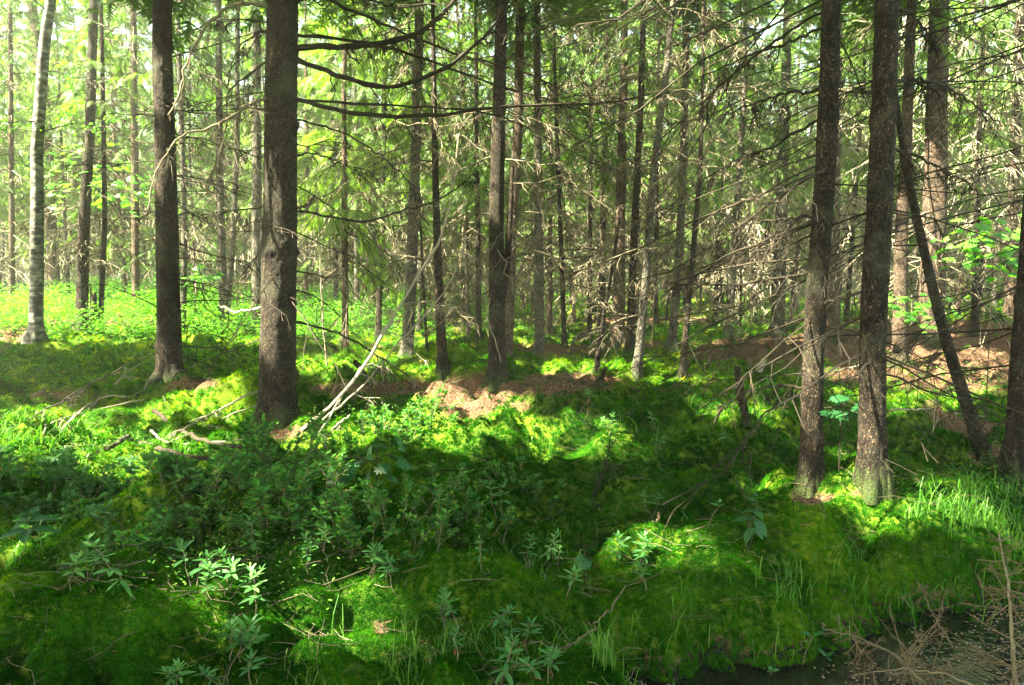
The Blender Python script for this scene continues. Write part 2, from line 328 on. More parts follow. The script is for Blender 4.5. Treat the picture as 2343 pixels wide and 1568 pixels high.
M['maple'] = foliage('maple_leaves', [(0, (.05, .19, .02)), (1, (.13, .33, .04))], .5, (1.4, 1.6, .3), .4, objvar=False, spec=.4)
M['teal'] = foliage('dark_green_leaves', [(0, (.012, .060, .018)), (1, (.028, .12, .03))], .35, (1.2, 1.5, .5), .45, objvar=False, spec=.3)  # dark green leaf colour shared by lobed and heart shaped leaves
M['needle_litter'] = twigmat('fallen_needles', [(0, (.035, .02, .012)), (.6, (.14, .085, .05)), (1, (.34, .24, .16))])

def groundmat():
    m, nt, out = newmat('forest_floor'); L = nt.links
    tc = nt.nodes.new('ShaderNodeTexCoord'); at = nt.nodes.new('ShaderNodeAttribute'); at.attribute_name = 'tint'
    n1 = nt.nodes.new('ShaderNodeTexNoise'); n1.inputs['Scale'].default_value = 45; n1.inputs['Detail'].default_value = 7; n1.inputs['Roughness'].default_value = .7; L.new(tc.outputs['Object'], n1.inputs['Vector'])
    n2 = nt.nodes.new('ShaderNodeTexNoise'); n2.inputs['Scale'].default_value = 1.3; n2.inputs['Detail'].default_value = 4; L.new(tc.outputs['Object'], n2.inputs['Vector'])
    moss = ramp(nt, n1.outputs['Fac'], [(.3, (.006, .016, .002)), (.5, (.025, .065, .004)), (.7, (.07, .13, .008))])
    moss = mixc(nt, ramp(nt, n2.outputs['Fac'], [(.4, (0, 0, 0)), (.65, (1, 1, 1))]), moss, mixc(nt, .5, moss, (.16, .24, .01)))
    lit = ramp(nt, n1.outputs['Fac'], [(.3, (.012, .007, .004)), (.5, (.085, .048, .028)), (.72, (.26, .17, .11))])
    c1 = nt.nodes.new('ShaderNodeClamp'); L.new(at.outputs['Fac'], c1.inputs[0]); col = mixc(nt, c1.outputs[0], moss, lit)
    c2 = nt.nodes.new('ShaderNodeMath'); c2.operation = 'SUBTRACT'; c2.use_clamp = True; L.new(at.outputs['Fac'], c2.inputs[0]); c2.inputs[1].default_value = 1
    col = mixc(nt, c2.outputs[0], col, ramp(nt, n1.outputs['Fac'], [(.4, (.006, .006, .005)), (.7, (.035, .03, .024))]))
    bp = nt.nodes.new('ShaderNodeBump'); bp.inputs['Strength'].default_value = 1; bp.inputs['Distance'].default_value = .03; L.new(n1.outputs['Fac'], bp.inputs['Height'])
    p = nt.nodes.new('ShaderNodeBsdfPrincipled'); L.new(col, p.inputs['Base Color']); p.inputs['Roughness'].default_value = .95; p.inputs['Specular IOR Level'].default_value = .1
    L.new(bp.outputs[0], p.inputs['Normal']); L.new(p.outputs[0], out.inputs['Surface']); return m
M['ground'] = groundmat()
def watermat():
    m, nt, out = newmat('bog_water'); L = nt.links
    tc = nt.nodes.new('ShaderNodeTexCoord'); n1 = nt.nodes.new('ShaderNodeTexNoise'); n1.inputs['Scale'].default_value = 14; n1.inputs['Detail'].default_value = 3; L.new(tc.outputs['Object'], n1.inputs['Vector'])
    bp = nt.nodes.new('ShaderNodeBump'); bp.inputs['Strength'].default_value = .3; bp.inputs['Distance'].default_value = .02; L.new(n1.outputs['Fac'], bp.inputs['Height'])
    p = nt.nodes.new('ShaderNodeBsdfPrincipled'); p.inputs['Base Color'].default_value = (.006, .006, .005, 1); p.inputs['Roughness'].default_value = .04; p.inputs['Specular IOR Level'].default_value = .8
    L.new(bp.outputs[0], p.inputs['Normal']); L.new(p.outputs[0], out.inputs['Surface']); return m
M['water'] = watermat()

# ------------------------------------------------------------------ ground and water
ys = np.concatenate([np.linspace(-30, 1.6, 50)[:-1], np.geomspace(1.6, 60, 560), np.geomspace(64, 160, 20)])
tt = np.linspace(-1, 1, 520)
Yg = np.repeat(ys[:, None], len(tt), 1); Xg = tt[None, :]*(0.95*np.maximum(Yg, 0)+5 + np.clip(-Yg, 0, 30))
Zg = hgt(Xg, Yg)
gpx, gpy, _ = proj(np.stack([Xg, Yg, Zg], -1))
lt = littermask(gpx, gpy, Xg, Yg); lt = np.where(Yg < 1.7, 0, lt)
mud = np.clip((WATER_Z+.07-Zg)/.05, 0, 1)*(np.abs(Xg-2) < 4)*(Yg > 1)*(Yg < 5); lt = np.where(mud > 0, 2, lt)
mb = MB(); idx = np.arange(Xg.size).reshape(Xg.shape)
mb.add(np.stack([Xg, Yg, Zg], -1), np.stack([idx[:-1, :-1], idx[:-1, 1:], idx[1:, 1:], idx[1:, :-1]], -1).reshape(-1, 4), tint=lt.ravel())
tag(obj('ground', mb.mesh('ground', smooth=True, attr=True), M['ground']), kind='structure')
mb = MB(); wx, wy = np.meshgrid(np.linspace(.2, 6, 60), np.linspace(1.2, 4.6, 40)); idx = np.arange(wx.size).reshape(wx.shape)
mb.add(np.stack([wx, wy, np.full_like(wx, WATER_Z)], -1), np.stack([idx[:-1, :-1], idx[:-1, 1:], idx[1:, 1:], idx[1:, :-1]], -1).reshape(-1, 4))
tag(obj('water', mb.mesh('water', smooth=True), M['water']), kind='structure')

# points scattered evenly over the part of the floor in view
def floor_points(rng, n, ylo=690, yhi=1640, fn=None, wide=.78):
    py = rng.uniform(ylo, yhi, n); Y = CAMH*F/(py-HZ); X = rng.uniform(-wide, wide, n)*Y
    Z = hgt(X, Y); P = np.stack([X, Y, Z], -1); qx, qy, _ = proj(P)
    if fn is not None:
        k = rng.rand(n) < fn(qx, qy, X, Y); P, qx, qy = P[k], qx[k], qy[k]
    return P, qx, qy
def ell(lst):
    def f(px, py, x, y):
        m = np.zeros(px.shape)
        for cx, cy, rx, ry, s in lst:
            q = ((px-cx)/rx)**2+((py-cy)/ry)**2; m = np.maximum(m, s*np.clip(1.6-1.2*q, 0, 1))
        return m
    return f
# moss: tiny tufts all over the hummocks
rng = np.random.RandomState(5)
def mossfn(px, py, x, y):
    z = hgt(x, y); return (1-.93*littermask(px, py, x, y))*(z > WATER_Z+.005)
P, qx, qy = floor_points(rng, 430000, 672, 1660, mossfn, .82)
N = len(P); s = np.maximum(.0175, .0050*P[:, 1])*rng.uniform(.5, 1.45, N)
a = np.arange(6)*np.pi/3; MV = []; MT = []
for i, an in enumerate(a):
    b = len(MV); c_, s_ = math.cos(an), math.sin(an); w = .34
    MV += [(-s_*w*.5, c_*w*.5, 0), (s_*w*.5, -c_*w*.5, 0), (c_*.8, s_*.8, .30+.35*(i % 2))]; MT.append((b, b+1, b+2))
MV = np.array(MV); MT = np.array(MT)
# local +x of frames() is the up axis here
MVu = MV[:, [2, 0, 1]]
gxn = (hgt(P[:, 0]+.03, P[:, 1])-P[:, 2])/.03; gyn = (hgt(P[:, 0], P[:, 1]+.03)-P[:, 2])/.03
up = unit(np.stack([-.8*gxn+rng.normal(0, .3, N), -.8*gyn+rng.normal(0, .3, N), np.ones(N)], -1))
nh = unit(np.stack([rng.normal(0, 1, N), rng.normal(0, 1, N), np.zeros(N)], -1))
tint = np.clip(.15+.9*(fbm(P[:, 0]/.8, P[:, 1]/.8, 51)-.25)+.35*(vn(P[:, 0]/.12, P[:, 1]/.12, 55)-.5)+rng.normal(0, .11, N)+.26*np.clip((P[:, 1]-7.5)/4, 0, 1)-.17, 0, 1)  # far moss paler, near moss darker: sun and shade put into the tint
mb = MB(); frames(mb, P-np.array([0, 0, .004]), up, nh, s, MVu, MT, tint=tint)
tag(obj('moss', mb.mesh('moss', attr=True), M['moss']), 'soft bright green moss carpet covering the forest floor hummocks', 'moss', kind='stuff')
# fallen needles and bits of litter on brown patches
P, qx, qy = floor_points(rng, 120000, 700, 1640, lambda px, py, x, y: littermask(px, py, x, y)*(hgt(x, y) > WATER_Z-.01))
N = len(P); s = np.maximum(.03, .0042*P[:, 1])*rng.uniform(.5, 1.6, N)
d = unit(np.stack([rng.normal(0, 1, N), rng.normal(0, 1, N), rng.normal(0.1, .2, N)], -1)); nh = unit(np.stack([rng.normal(0, .5, N), rng.normal(0, .5, N), np.ones(N)], -1))
mb = MB(); frames(mb, P+np.array([0, 0, .006]), d, nh, s, np.array([(0, .07, 0), (0, -.07, 0), (1, 0, .02)]), np.array([(0, 1, 2)]))
tag(obj('needle_litter', mb.mesh('needle_litter'), M['needle_litter']), 'brown needle and twig litter on the bare patches of the forest floor', 'litter', kind='stuff')
# debris floating on the bog water
P = np.stack([rng.uniform(.2, 4.2, 9000), rng.uniform(1.9, 4.2, 9000), np.full(9000, WATER_Z+.003)], -1)
P = P[(hgt(P[:, 0], P[:, 1]) < WATER_Z) & (fbm(P[:, 0]/.3, P[:, 1]/.3, 77) > .5)]; N = len(P)
d = unit(np.stack([rng.normal(0, 1, N), rng.normal(0, 1, N), np.zeros(N)], -1)); nh = np.tile([0.05, .02, 1.], (N, 1))
mb = MB(); frames(mb, P, d, nh, rng.uniform(.008, .03, N), LEAF_S[0]*[1, 1, .3], LEAF_S[1]);
tag(obj('floating_debris', mb.mesh('floating_debris'), M['twig']), 'small pale bits floating on the dark bog water', 'debris', kind='stuff')
# small fallen twigs everywhere
P, qx, qy = floor_points(rng, 5200, 700, 1640, lambda px, py, x, y: (.35+.65*littermask(px, py, x, y))*(hgt(x, y) > WATER_Z+.02)*(.3+fbm(x/.9, y/.9, 68)))
N = len(P); a = rng.uniform(0, 6.28, N); L_ = rng.uniform(.06, .32, N); d = np.stack([np.cos(a), np.sin(a), rng.normal(.05, .15, N)], -1); t = np.linspace(0, 1, 4)[None, :, None]
Q = P[:, None]+np.array([0, 0, .02])+L_[:, None, None]*t*d[:, None]+rng.normal(0, .05, (N, 4, 3))*L_[:, None, None]
mb = MB(); tubes(mb, Q, np.linspace(1, .5, 4)[None]*np.maximum(.0014, .00035*P[:, 1:2])*rng.uniform(.7, 1.6, (N, 1)), 4)
tag(obj('fallen_twigs', mb.mesh('fallen_twigs'), M['twig']), 'small dead twigs scattered over moss and litter', 'twigs', kind='stuff')
# grass
GR = ell([(330, 810, 170, 45, 1), (60, 985, 160, 40, .8), (230, 1040, 240, 40, .6), (430, 1045, 170, 30, .7), (1740, 925, 70, 40, .8), (2230, 1200, 150, 80, .8), (2320, 1300, 60, 60, .9), (1650, 1400, 200, 70, .14),
          (1440, 1480, 110, 60, 1), (1900, 1340, 120, 60, .15), (1500, 960, 100, 40, .4), (1640, 790, 60, 20, .6), (760, 760, 80, 20, .5), (1230, 1030, 80, 30, .15)])
P, qx, qy = floor_points(rng, 75000, 720, 1640, lambda px, py, x, y: np.maximum(GR(px, py, x, y)*(.12+1.1*(vn(x/.20, y/.20, 61) > .56)), (np.abs(hgt(x, y)-WATER_Z-.06) < .07)*(y < 5)*.12)*(hgt(x, y) > WATER_Z-.04))
N = len(P); L_ = rng.uniform(.07, .19, N)*np.where(qy < 900, 1.2, 1)*np.where((qx > 2100) & (qy > 1100), 1.3, 1); az = rng.uniform(0, 2*np.pi, N)
hd = np.stack([np.cos(az), np.sin(az), np.zeros(N)], -1); lean = rng.uniform(.3, 1.5, N)[:, None]
w_ = np.maximum(.0015, .0006*P[:, 1])[:, None]; sd = np.stack([-np.sin(az), np.cos(az), np.zeros(N)], -1)
seg = [P, P+L_[:, None]*(np.array([0, 0, .5])+.12*lean*hd), P+L_[:, None]*(np.array([0, 0, .82])+.42*lean*hd), P+L_[:, None]*(np.array([0, 0, .86])*(1-.3*lean)+.85*lean*hd)]
V = np.stack([seg[0]-sd*w_, seg[0]+sd*w_, seg[1]-sd*w_, seg[1]+sd*w_, seg[2]-sd*w_*.7, seg[2]+sd*w_*.7, seg[3]], 1)
off = np.arange(N)[:, None, None]*7
mb = MB(); mb.add(V, (np.array([[0, 1, 3, 2], [2, 3, 5, 4]])[None]+off).reshape(-1, 4), (np.array([[4, 5, 6]])[None]+off).reshape(-1, 3), tint=np.repeat(np.clip(.2+.8*rng.rand(N), 0, 1), 7))
tag(obj('grass', mb.mesh('grass', attr=True), M['grass']), 'fine green grass growing in tufts between the moss hummocks', 'grass', kind='stuff')
# low leafy ground cover
UG = ell([(140, 840, 170, 60, .9), (480, 830, 60, 40, .9), (520, 790, 110, 60, .7), (620, 1080, 160, 60, .4), (150, 1075, 220, 60, 1), (800, 1010, 260, 70, .45), (840, 800, 60, 20, .4), (2180, 900, 190, 50, .9), (2100, 860, 90, 20, .5),
          (1330, 815, 60, 16, .8), (1560, 775, 70, 20, .8), (1700, 770, 40, 20, .6), (1500, 990, 200, 60, .14), (950, 760, 120, 20, .35), (1650, 865, 50, 18, .5), (1100, 1180, 250, 90, .1), (2280, 1150, 80, 90, .3), (500, 1200, 500, 200, .10)])
P, qx, qy = floor_points(rng, 42000, 735, 1640, lambda px, py, x, y: UG(px, py, x, y)*(hgt(x, y) > WATER_Z)*(.35+.9*(vn(x/.3, y/.3, 63) > .45)))
N = len(P); k = 3
P = np.repeat(P, k, 0); N = len(P); P = P+np.stack([rng.normal(0, .05, N), rng.normal(0, .05, N), rng.uniform(.02, .17, N)*np.where(P[:, 1] > 9, 1.4, 1)], -1)
s = np.maximum(.022, .0042*P[:, 1])*rng.uniform(.6, 1.3, N)
d = unit(np.stack([rng.normal(0, 1, N), rng.normal(0, 1, N), rng.normal(.25, .35, N)], -1)); nh = unit(np.stack([rng.normal(0, .35, N), rng.normal(0, .35, N), np.ones(N)], -1))
mb = MB(); frames(mb, P, d, nh, s, LEAF_S[0], LEAF_S[1], tint=np.clip(rng.rand(N)*.93+(rng.rand(N) > .985), 0, 1))
tag(obj('undergrowth', mb.mesh('undergrowth', attr=True), M['herb']), 'low leafy ground cover of small green herbs among the moss', 'undergrowth', kind='stuff')
# tall ferny growth at the back left and right
N0 = 5200; X = rng.uniform(-17, 1.5, N0); Y = rng.uniform(19.5, 33, N0)
X2 = rng.uniform(3, 17, 900); Y2 = rng.uniform(17, 26, 900); X = np.concatenate([X, X2]); Y = np.concatenate([Y, Y2])
kp = rng.rand(len(X)) < np.where(X < 2, np.clip((fbm(X/2, Y/2, 81)-.3)*5, 0, 1)*np.clip((-X-1)/5, .04, 1), .6*np.clip((fbm(X/1.5, Y/1.5, 82)-.5)*6, 0, 1))
X, Y = X[kp], Y[kp]; N0 = len(X); hh = np.where(X < 2, rng.uniform(.35, 1.05, N0), rng.uniform(.2, .7, N0))
mb = MB(); k = 22; N = N0*k
C0 = np.repeat(np.stack([X, Y, hgt(X, Y)], -1), k, 0); H0 = np.repeat(hh, k)
az = rng.uniform(0, 2*np.pi, N); d = unit(np.stack([np.cos(az), np.sin(az), rng.normal(.0, .3, N)], -1))
nh = unit(np.stack([rng.normal(0, .3, N), rng.normal(0, .3, N), np.ones(N)], -1))
O = C0+np.stack([rng.normal(0, .12, N), rng.normal(0, .12, N), H0*rng.uniform(.25, 1, N)], -1)
frames(mb, O, d, nh, rng.uniform(.07, .16, N), LEAF_S[0]*[1, .8, 2], LEAF_S[1], tint=np.clip(.3+.6*rng.rand(N), 0, 1))
tag(obj('fern_thicket', mb.mesh('fern_thicket', attr=True), M['herb']), 'bright green knee high fern growth between the rear trunks', 'ferns', kind='stuff')
print('floor done', time.time()-T0)
# ------------------------------------------------------------------ trees
class Trunk:
    def __init__(s, P, R, ds):
        P = np.asarray(P, float); l = np.concatenate([[0], np.cumsum(np.linalg.norm(np.diff(P, axis=0), axis=1))])
        n = max(6, int(l[-1]/ds)); q = np.linspace(0, l[-1], n)
        A = np.stack([np.interp(q, l, P[:, i]) for i in range(3)], -1); R = np.interp(q, l, R)
        k = min(max(1, int(.35/ds)), (n-2)//2)
        if k > 1:
            ker = np.ones(2*k+1)/(2*k+1)
            for i in range(3):
                e = np.concatenate([A[0, i]-(A[1:k+1, i]-A[0, i])[::-1], A[:, i], A[-1, i]+(A[-1, i]-A[-k-1:-1, i])[::-1]]); A[:, i] = np.convolve(e, ker, 'valid')
        s.P, s.R, s.base = A, R, A[0].copy()
    def at(s, z): return np.stack([np.interp(z, s.P[:, 2], s.P[:, 0]), np.interp(z, s.P[:, 2], s.P[:, 1]), z], -1)
    def r(s, z): return np.interp(z, s.P[:, 2], s.R)
    def mesh(s, rng, k=14, rough=.06, flare=.45, knots=0, top=None, fine=False):
        mb = MB(); P, R = s.P.copy(), s.R.copy(); P[0, 2] -= .12; n = len(P)
        z = P[:, 2]-s.base[2]; th = np.arange(k)*2*np.pi/k; sd = rng.randint(1000)
        Rk = R[:, None]*(1+flare*1.5*np.exp(-np.clip(z, 0, 9)/.11)[:, None]*(.8+.9*np.clip(np.cos(th*4+sd), -.5, 1)[None]))
        Zt, Tt = np.meshgrid(z, th, indexing='ij'); cx = np.cos(Tt)*3+sd; sy = np.sin(Tt)*3
        Rk = Rk*(1+rough*2*(fbm(cx+Zt*1.7, sy+Zt*.9, sd % 97)-.5))
        if fine:
            tc = Tt/(2*np.pi); cell = vn(np.cos(Tt)*7+sd+Zt*3, np.sin(Tt)*7+Zt*17, 7)
            Rk = Rk+.010*(np.abs(cell-.5)*2)**.6*(R[:, None]/.15)+.006*(vn(np.cos(Tt)*16+Zt*9, np.sin(Tt)*16+Zt*38, 9)-.5)
        for i in range(knots):
            zk = rng.uniform(.3, min(6.5, z[-1])); tk = rng.uniform(0, 2*np.pi); dt = np.abs((Tt-tk+np.pi) % (2*np.pi)-np.pi)
            Rk = Rk+R[:, None]*.22*np.exp(-((Zt-zk)/.035)**2-(dt*R[:, None]/.05)**2)
        tubes(mb, P[None], Rk[None], k)
        if top: cap(mb, P[-1]+[0, 0, .001], R[-1], P[-1]-P[-2])
        return mb
def branch_pts(rng, o, az, el, L, droop, m=6, wig=.035):
    n = len(o); t = np.linspace(0, 1, m)[None, :, None]
    h = np.stack([np.cos(az), np.sin(az), np.zeros(n)], -1)
    P = o[:, None]+L[:, None, None]*(t*(np.cos(el)[:, None]*h+np.sin(el)[:, None]*np.array([0, 0, 1.]))[:, None]-droop[:, None, None]*t**2*np.array([0, 0, 1.]))
    w = rng.normal(0, 1, (n, m, 3))*wig*L[:, None, None]*t; w[:, 0] = 0
    return P+w
def side_twigs(rng, P, L, k, l0, l1, m=3, tmin=.18, down=.25, ang=(35, 65), wig=.05):
    n, mm = P.shape[:2]; t = rng.uniform(tmin, 1, (n, k)); f = t*(mm-1); i = np.minimum(f.astype(int), mm-2); fr = (f-i)[..., None]
    r_ = np.arange(n)[:, None]; o = P[r_, i]*(1-fr)+P[r_, i+1]*fr; d = unit(P[r_, i+1]-P[r_, i])
    sg = rng.choice([-1, 1], (n, k)); a = np.radians(rng.uniform(ang[0], ang[1], (n, k)))*sg
    dx = d[..., 0]*np.cos(a)-d[..., 1]*np.sin(a); dy = d[..., 0]*np.sin(a)+d[..., 1]*np.cos(a)
    dd = unit(np.stack([dx, dy, d[..., 2]-down*rng.uniform(.2, 2.0, (n, k))], -1)).reshape(-1, 3)
    LL = (L[:, None]*(l0+l1*(1-t))*rng.uniform(.5, 1.25, (n, k))).reshape(-1); o = o.reshape(-1, 3)
    tt_ = np.linspace(0, 1, m)[None, :, None]
    Q = o[:, None]+LL[:, None, None]*tt_*dd[:, None]-LL[:, None, None]*.18*tt_**2*np.array([0, 0, 1.]); Q[:, 1:] += rng.normal(0, 1, Q[:, 1:].shape)*wig*LL[:, None, None]
    return Q, LL
def shades(P):
    """strength of the sunlit spot a point's shadow would fall on"""
    g = P-S*((P[..., 2:3]-.1)/S[2]); gz = hgt(g[..., 0], g[..., 1]); g = P-S*((P[..., 2:3]-gz[..., None])/S[2]); px, py, dep = proj(g)
    m = litmask(px, py, np.maximum(dep, 1)); return np.where((g[..., 1] < 1.5) | (P[..., 2] < .5), 0, m), g
LT = []
for px, py0, py1, bx, by in ((2125, 380, 740, 2130, 775), (1412, 560, 770, 1414, 788), (1184, 250, 560, 1160, 818), (1998, 930, 1100, 1996, 1125), (372, 820, 860, 388, 868), (1470, 640, 850, 1456, 864), (615, 450, 700, 634, 985), (2056, 740, 820, 2056, 832), (2316, 450, 700, 2312, 730), (1724, 560, 730, 1725, 745)):
    yb = hit(bx, by)[1]
    for py in np.arange(py0, py1, 30.): LT.append(unproj(px, py, yb-.1))
for px, py, bx, by in ((760, 930, 690, 985), (800, 870, 690, 985), (850, 800, 690, 985), (890, 740, 690, 985), (930, 680, 690, 985), (850, 865, 690, 985), (960, 730, 690, 985), (700, 985, 690, 985), (200, 930, 140, 985), (300, 860, 140, 985), (170, 960, 140, 985), (450, 960, 592, 895), (520, 930, 592, 895)):
    LT.append(unproj(px, py, hit(bx, by)[1]))
for px, py, Y in ((2240, 520, 8.5), (2290, 500, 8.5), (2210, 560, 8.5), (2330, 540, 8.5), (2090, 680, 13), (2050, 700, 13), (2130, 690, 13)): LT.append(unproj(px, py, Y))
LT = np.array(LT)
def shades3(o, d, L):
    d = unit(d); m = 0
    for f in (0, .33, .66, 1.):
        mm, g = shades(o+d*(L*f)); m = np.maximum(m, mm)
        if f == .33: gg = g
    c = o+d*(L*.5)
    for q in LT:
        w = c-q; t = w@S; dist = np.linalg.norm(w-t[:, None]*S, axis=1); m = np.maximum(m, (dist < .42)*(t > .3)*1.0)
    return m, gg
def dead_branches(rng, tr, z0, z1, n, L, el=(-8, 14), droop=.12, az=None, detail=2, rb=.010, rmin=.0022, k2=7, k3=3):
    """bare lower branches of a spruce, in loose whorls"""
    zb = tr.base[2]; wh = np.arange(z0, z1, .33); z = zb+np.clip(wh[rng.randint(len(wh), size=n)]+rng.normal(0, .06, n), .12, None)
    a = rng.uniform(0, 2*np.pi, n) if az is None else np.radians(rng.uniform(az[0], az[1], n))
    o = tr.at(z); ln = L*rng.uniform(.25, 1.25, n)**1.0
    e = np.radians(rng.normal(el[0], el[1], n)); P = branch_pts(rng, o, a, e, ln, droop*rng.uniform(-.3, 2.0, n), 6)
    mb = MB(); r0 = np.clip(rb*(ln/L)**.5*rng.uniform(.7, 1.3, n), rmin*1.3, None)
    tubes(mb, P, r0[:, None]*np.linspace(1, .3, 6)[None]+rmin*.4, 4 if detail > 1 else 3)
    big = ln > .35*L
    Q, L2 = side_twigs(rng, P[big], ln[big], k2, .12, .42, 4 if detail > 1 else 3)
    tubes(mb, Q, np.linspace(1, .45, Q.shape[1])[None]*np.full((len(Q), 1), rmin*1.5), 3)
    if k3:
        Q3, L3 = side_twigs(rng, Q, L2, k3, .15, .4, 3 if detail > 1 else 2)
        tubes(mb, Q3, np.full(Q3.shape[:2], rmin*.9), 3)
    return mb
def green_crown(rng, tr, zc, H, n, Lmax, ns=12, slen=.34, wood=None, prune=True):
    zb = tr.base[2]; z = zb+zc+(H-zc)*(rng.rand(n)**1.15); rel = (z-zb-zc)/(H-zc)
    az = rng.uniform(0, 2*np.pi, n); L = Lmax*(1.02-rel)**.75*rng.uniform(.55, 1.15, n); L = np.maximum(L, .2)
    el = np.radians(-12+38*rel+rng.normal(0, 8, n)); P = branch_pts(rng, tr.at(z), az, el, L, .22*rng.uniform(.4, 1.6, n), 6)
    if wood is not None: tubes(wood, P, (.006+.006*(L/Lmax))[:, None]*np.linspace(1, .35, 6)[None], 3)
    Q, L2 = side_twigs(rng, P, L, ns, .14, .36, 3, .22, .3)
    m = len(Q); mb = MB(); tw = np.array([.15, .6, 1.0])
    for rep, (f0, f1) in enumerate(((.0, .5), (.5, 1))):
        o = Q[:, rep]; d = Q[:, rep+1]-Q[:, rep]; s = np.maximum(slen*rng.uniform(.6, 1.2, m), .1)
        d = d+np.array([0, 0, -.25])*rng.rand(m, 1)*np.linalg.norm(d, axis=1, keepdims=True)
        nh = unit(np.stack([rng.normal(0, .45, m), rng.normal(0, .45, m), np.ones(m)], -1)); TV, TT = SPR[rng.randint(3)]
        kk = np.ones(m, bool) if not prune else shades3(o, d, s[:, None])[0] < rng.rand(m)*.9+.05
        frames(mb, o[kk], d[kk], nh[kk], s[kk], TV, TT)
    tips = P[:, -1]; d = P[:, -1]-P[:, -2]; frames(mb, tips, d, np.tile([0, .1, 1.], (n, 1)), np.full(n, slen), SPR[0][0], SPR[0][1])
    return mb
def trunk_px(pts, w0, w1, H, ds=.12, ydrift=0.0, base=None):
    b = hit(*pts[0]) if base is None else base; D = b[1]
    P = [b]+[unproj(px, py, D+ydrift*(i+1)) for i, (px, py) in enumerate(pts[1:])]; P = np.array(P)
    dep = proj(P)[2]; zt = P[-1, 2]
    q = np.linspace(0, 1, len(P)) if len(P) > 2 else np.array([0, 1.]); zz = (P[:, 2]-P[0, 2])/max(zt-P[0, 2], .01)
    R = (w0+(w1-w0)*zz)*dep/F/2
    if H and zt-b[2] < H:
        d = (P[-1]-P[-2])/max(P[-1, 2]-P[-2, 2], .01); rem = H-(zt-b[2]); n = 5
        for i in range(1, n+1):
            f = i/n; P = np.vstack([P, P[-1]+np.array([d[0]*.6*(1-f), d[1]*.6*(1-f), 1])*rem/n]); R = np.append(R, max(.012, R[len(dep)-1]*(1-f)+.012))
    return Trunk(P, R, ds)
TREES = []
def tree(pts, w0, w1, label, name='spruce_tree', H=15, db=None, crown=None, mat='bark', seed=0, group=None, twig='twig', cat='spruce', needle='needle', near=0, top=False, knots=0, flare=.45, canopy=True, ydrift=0., wood=None):
    rng = np.random.RandomState(1000+seed)
    tr = trunk_px(pts, w0, w1, H, .035 if near > 1 else .10 if near else .22, ydrift)
    e = empty(name, tr.base, label, cat, group); b = tr.base
    mb = tr.mesh(rng, 56 if near > 1 else 20 if near else 10, .07, flare, knots, top, near > 1)
    obj('trunk', mb.mesh('trunk', b, smooth=True), M[mat], e)
    D = b[1]; rmin = max(.0016, .00042*D)
    if db:
        for i, kw in enumerate(db if isinstance(db, list) else [db]):
            kw = dict(kw); kw.setdefault('rmin', rmin)
            if D > 12.5: kw['z0'] = max(kw['z0'], 1.5); kw['n'] = int(kw['n']*.75)
            m = dead_branches(rng, tr, **kw)
            obj('dead_branches', m.mesh('dead_branches', b), M[twig], e)
    if crown:
        wd = MB(); crown = dict(crown); crown['n'] = int(crown['n']*.6); m = green_crown(rng, tr, wood=wd, **crown)
        m.join(wd); m.mats = (needle, 'twig_dark'); obj('crown', m.mesh('crown', b), M[needle], e)
    if canopy: TREES.append((tr, e))
    return tr, e
def D_(n, L, z0=.4, z1=5, **k): return dict(n=n, L=L, z0=z0, z1=z1, **k)
def K_(zc, H, n, Lmax, **k): return dict(zc=zc, H=H, n=n, Lmax=Lmax, **k)
GM = 'spruces of the middle distance'
# --- the near trees
hero, heroE = tree([(634, 962), (634, 900), (636, 780), (638, 600), (641, 400), (643, 200), (647, 0)], 80, 66, 'thickest dark spruce trunk left of centre with long curved bare limbs', seed=1, near=2, twig='twig_dark', knots=12, H=16, flare=.25,
     db=[D_(18, 1.2, .9, 4.4, rb=.007, k2=5, k3=2, el=(-14, 14))])
tB, eB = tree([(388, 868), (386, 780), (385, 700), (382, 500), (377, 300), (371, 120), (372, 0)], 52, 39, 'dark spruce trunk with flared sunlit foot, second big trunk from the left', seed=2, near=2, twig='twig_dark', knots=10, H=15, flare=.55,
     db=[D_(36, 1.9, .5, 5.2, rb=.008, k2=5, k3=2, az=(-70, 60), el=(-5, 12)), D_(8, 1.4, 1.0, 5, az=(100, 250), k2=4, k3=2)])
tC, eC = tree([(1856, 1116), (1856, 1000), (1857, 900), (1865, 700), (1874, 560), (1882, 500), (1895, 250), (1902, 0)], 47, 40, 'scaly spruce trunk leaning right, left one of the close pair at right', seed=3, near=2, twig='twig_dark', knots=12, H=14, flare=.3,
     db=[D_(24, 1.9, .8, 3.8, rb=.006, k2=5, k3=2, az=(120, 240), el=(-20, 9), droop=.06), D_(8, .9, .7, 3.4, az=(-60, 60), rb=.005, k2=4, k3=1)])
tD, eD = tree([(1996, 1104), (1995, 1000), (1995, 900), (1998, 700), (2010, 520), (2022, 250), (2028, 0)], 57, 49, 'thicker spruce trunk with sunlit bark near its foot, right one of the close pair', seed=4, near=2, twig='twig_dark', knots=12, H=15, flare=.25,
     db=[D_(14, 1.6, .8, 3.9, rb=.006, k2=5, k3=2, az=(130, 240), el=(-18, 9), droop=.06), D_(14, 1.6, .8, 3.8, az=(-60, 70), rb=.006, el=(8, 12), k2=5, k3=2)])
tF, eF = tree([(2328, 1080), (2338, 900), (2352, 700), (2368, 500), (2385, 200), (2396, 0)], 56, 46, 'dark spruce trunk cut by the right edge of the photo', seed=5, near=2, twig='twig_dark', H=13, knots=6,
     db=[D_(30, 2.9, .9, 4.6, rb=.006, k2=6, k3=2, az=(120, 215), el=(-17, 7), droop=.05), ])
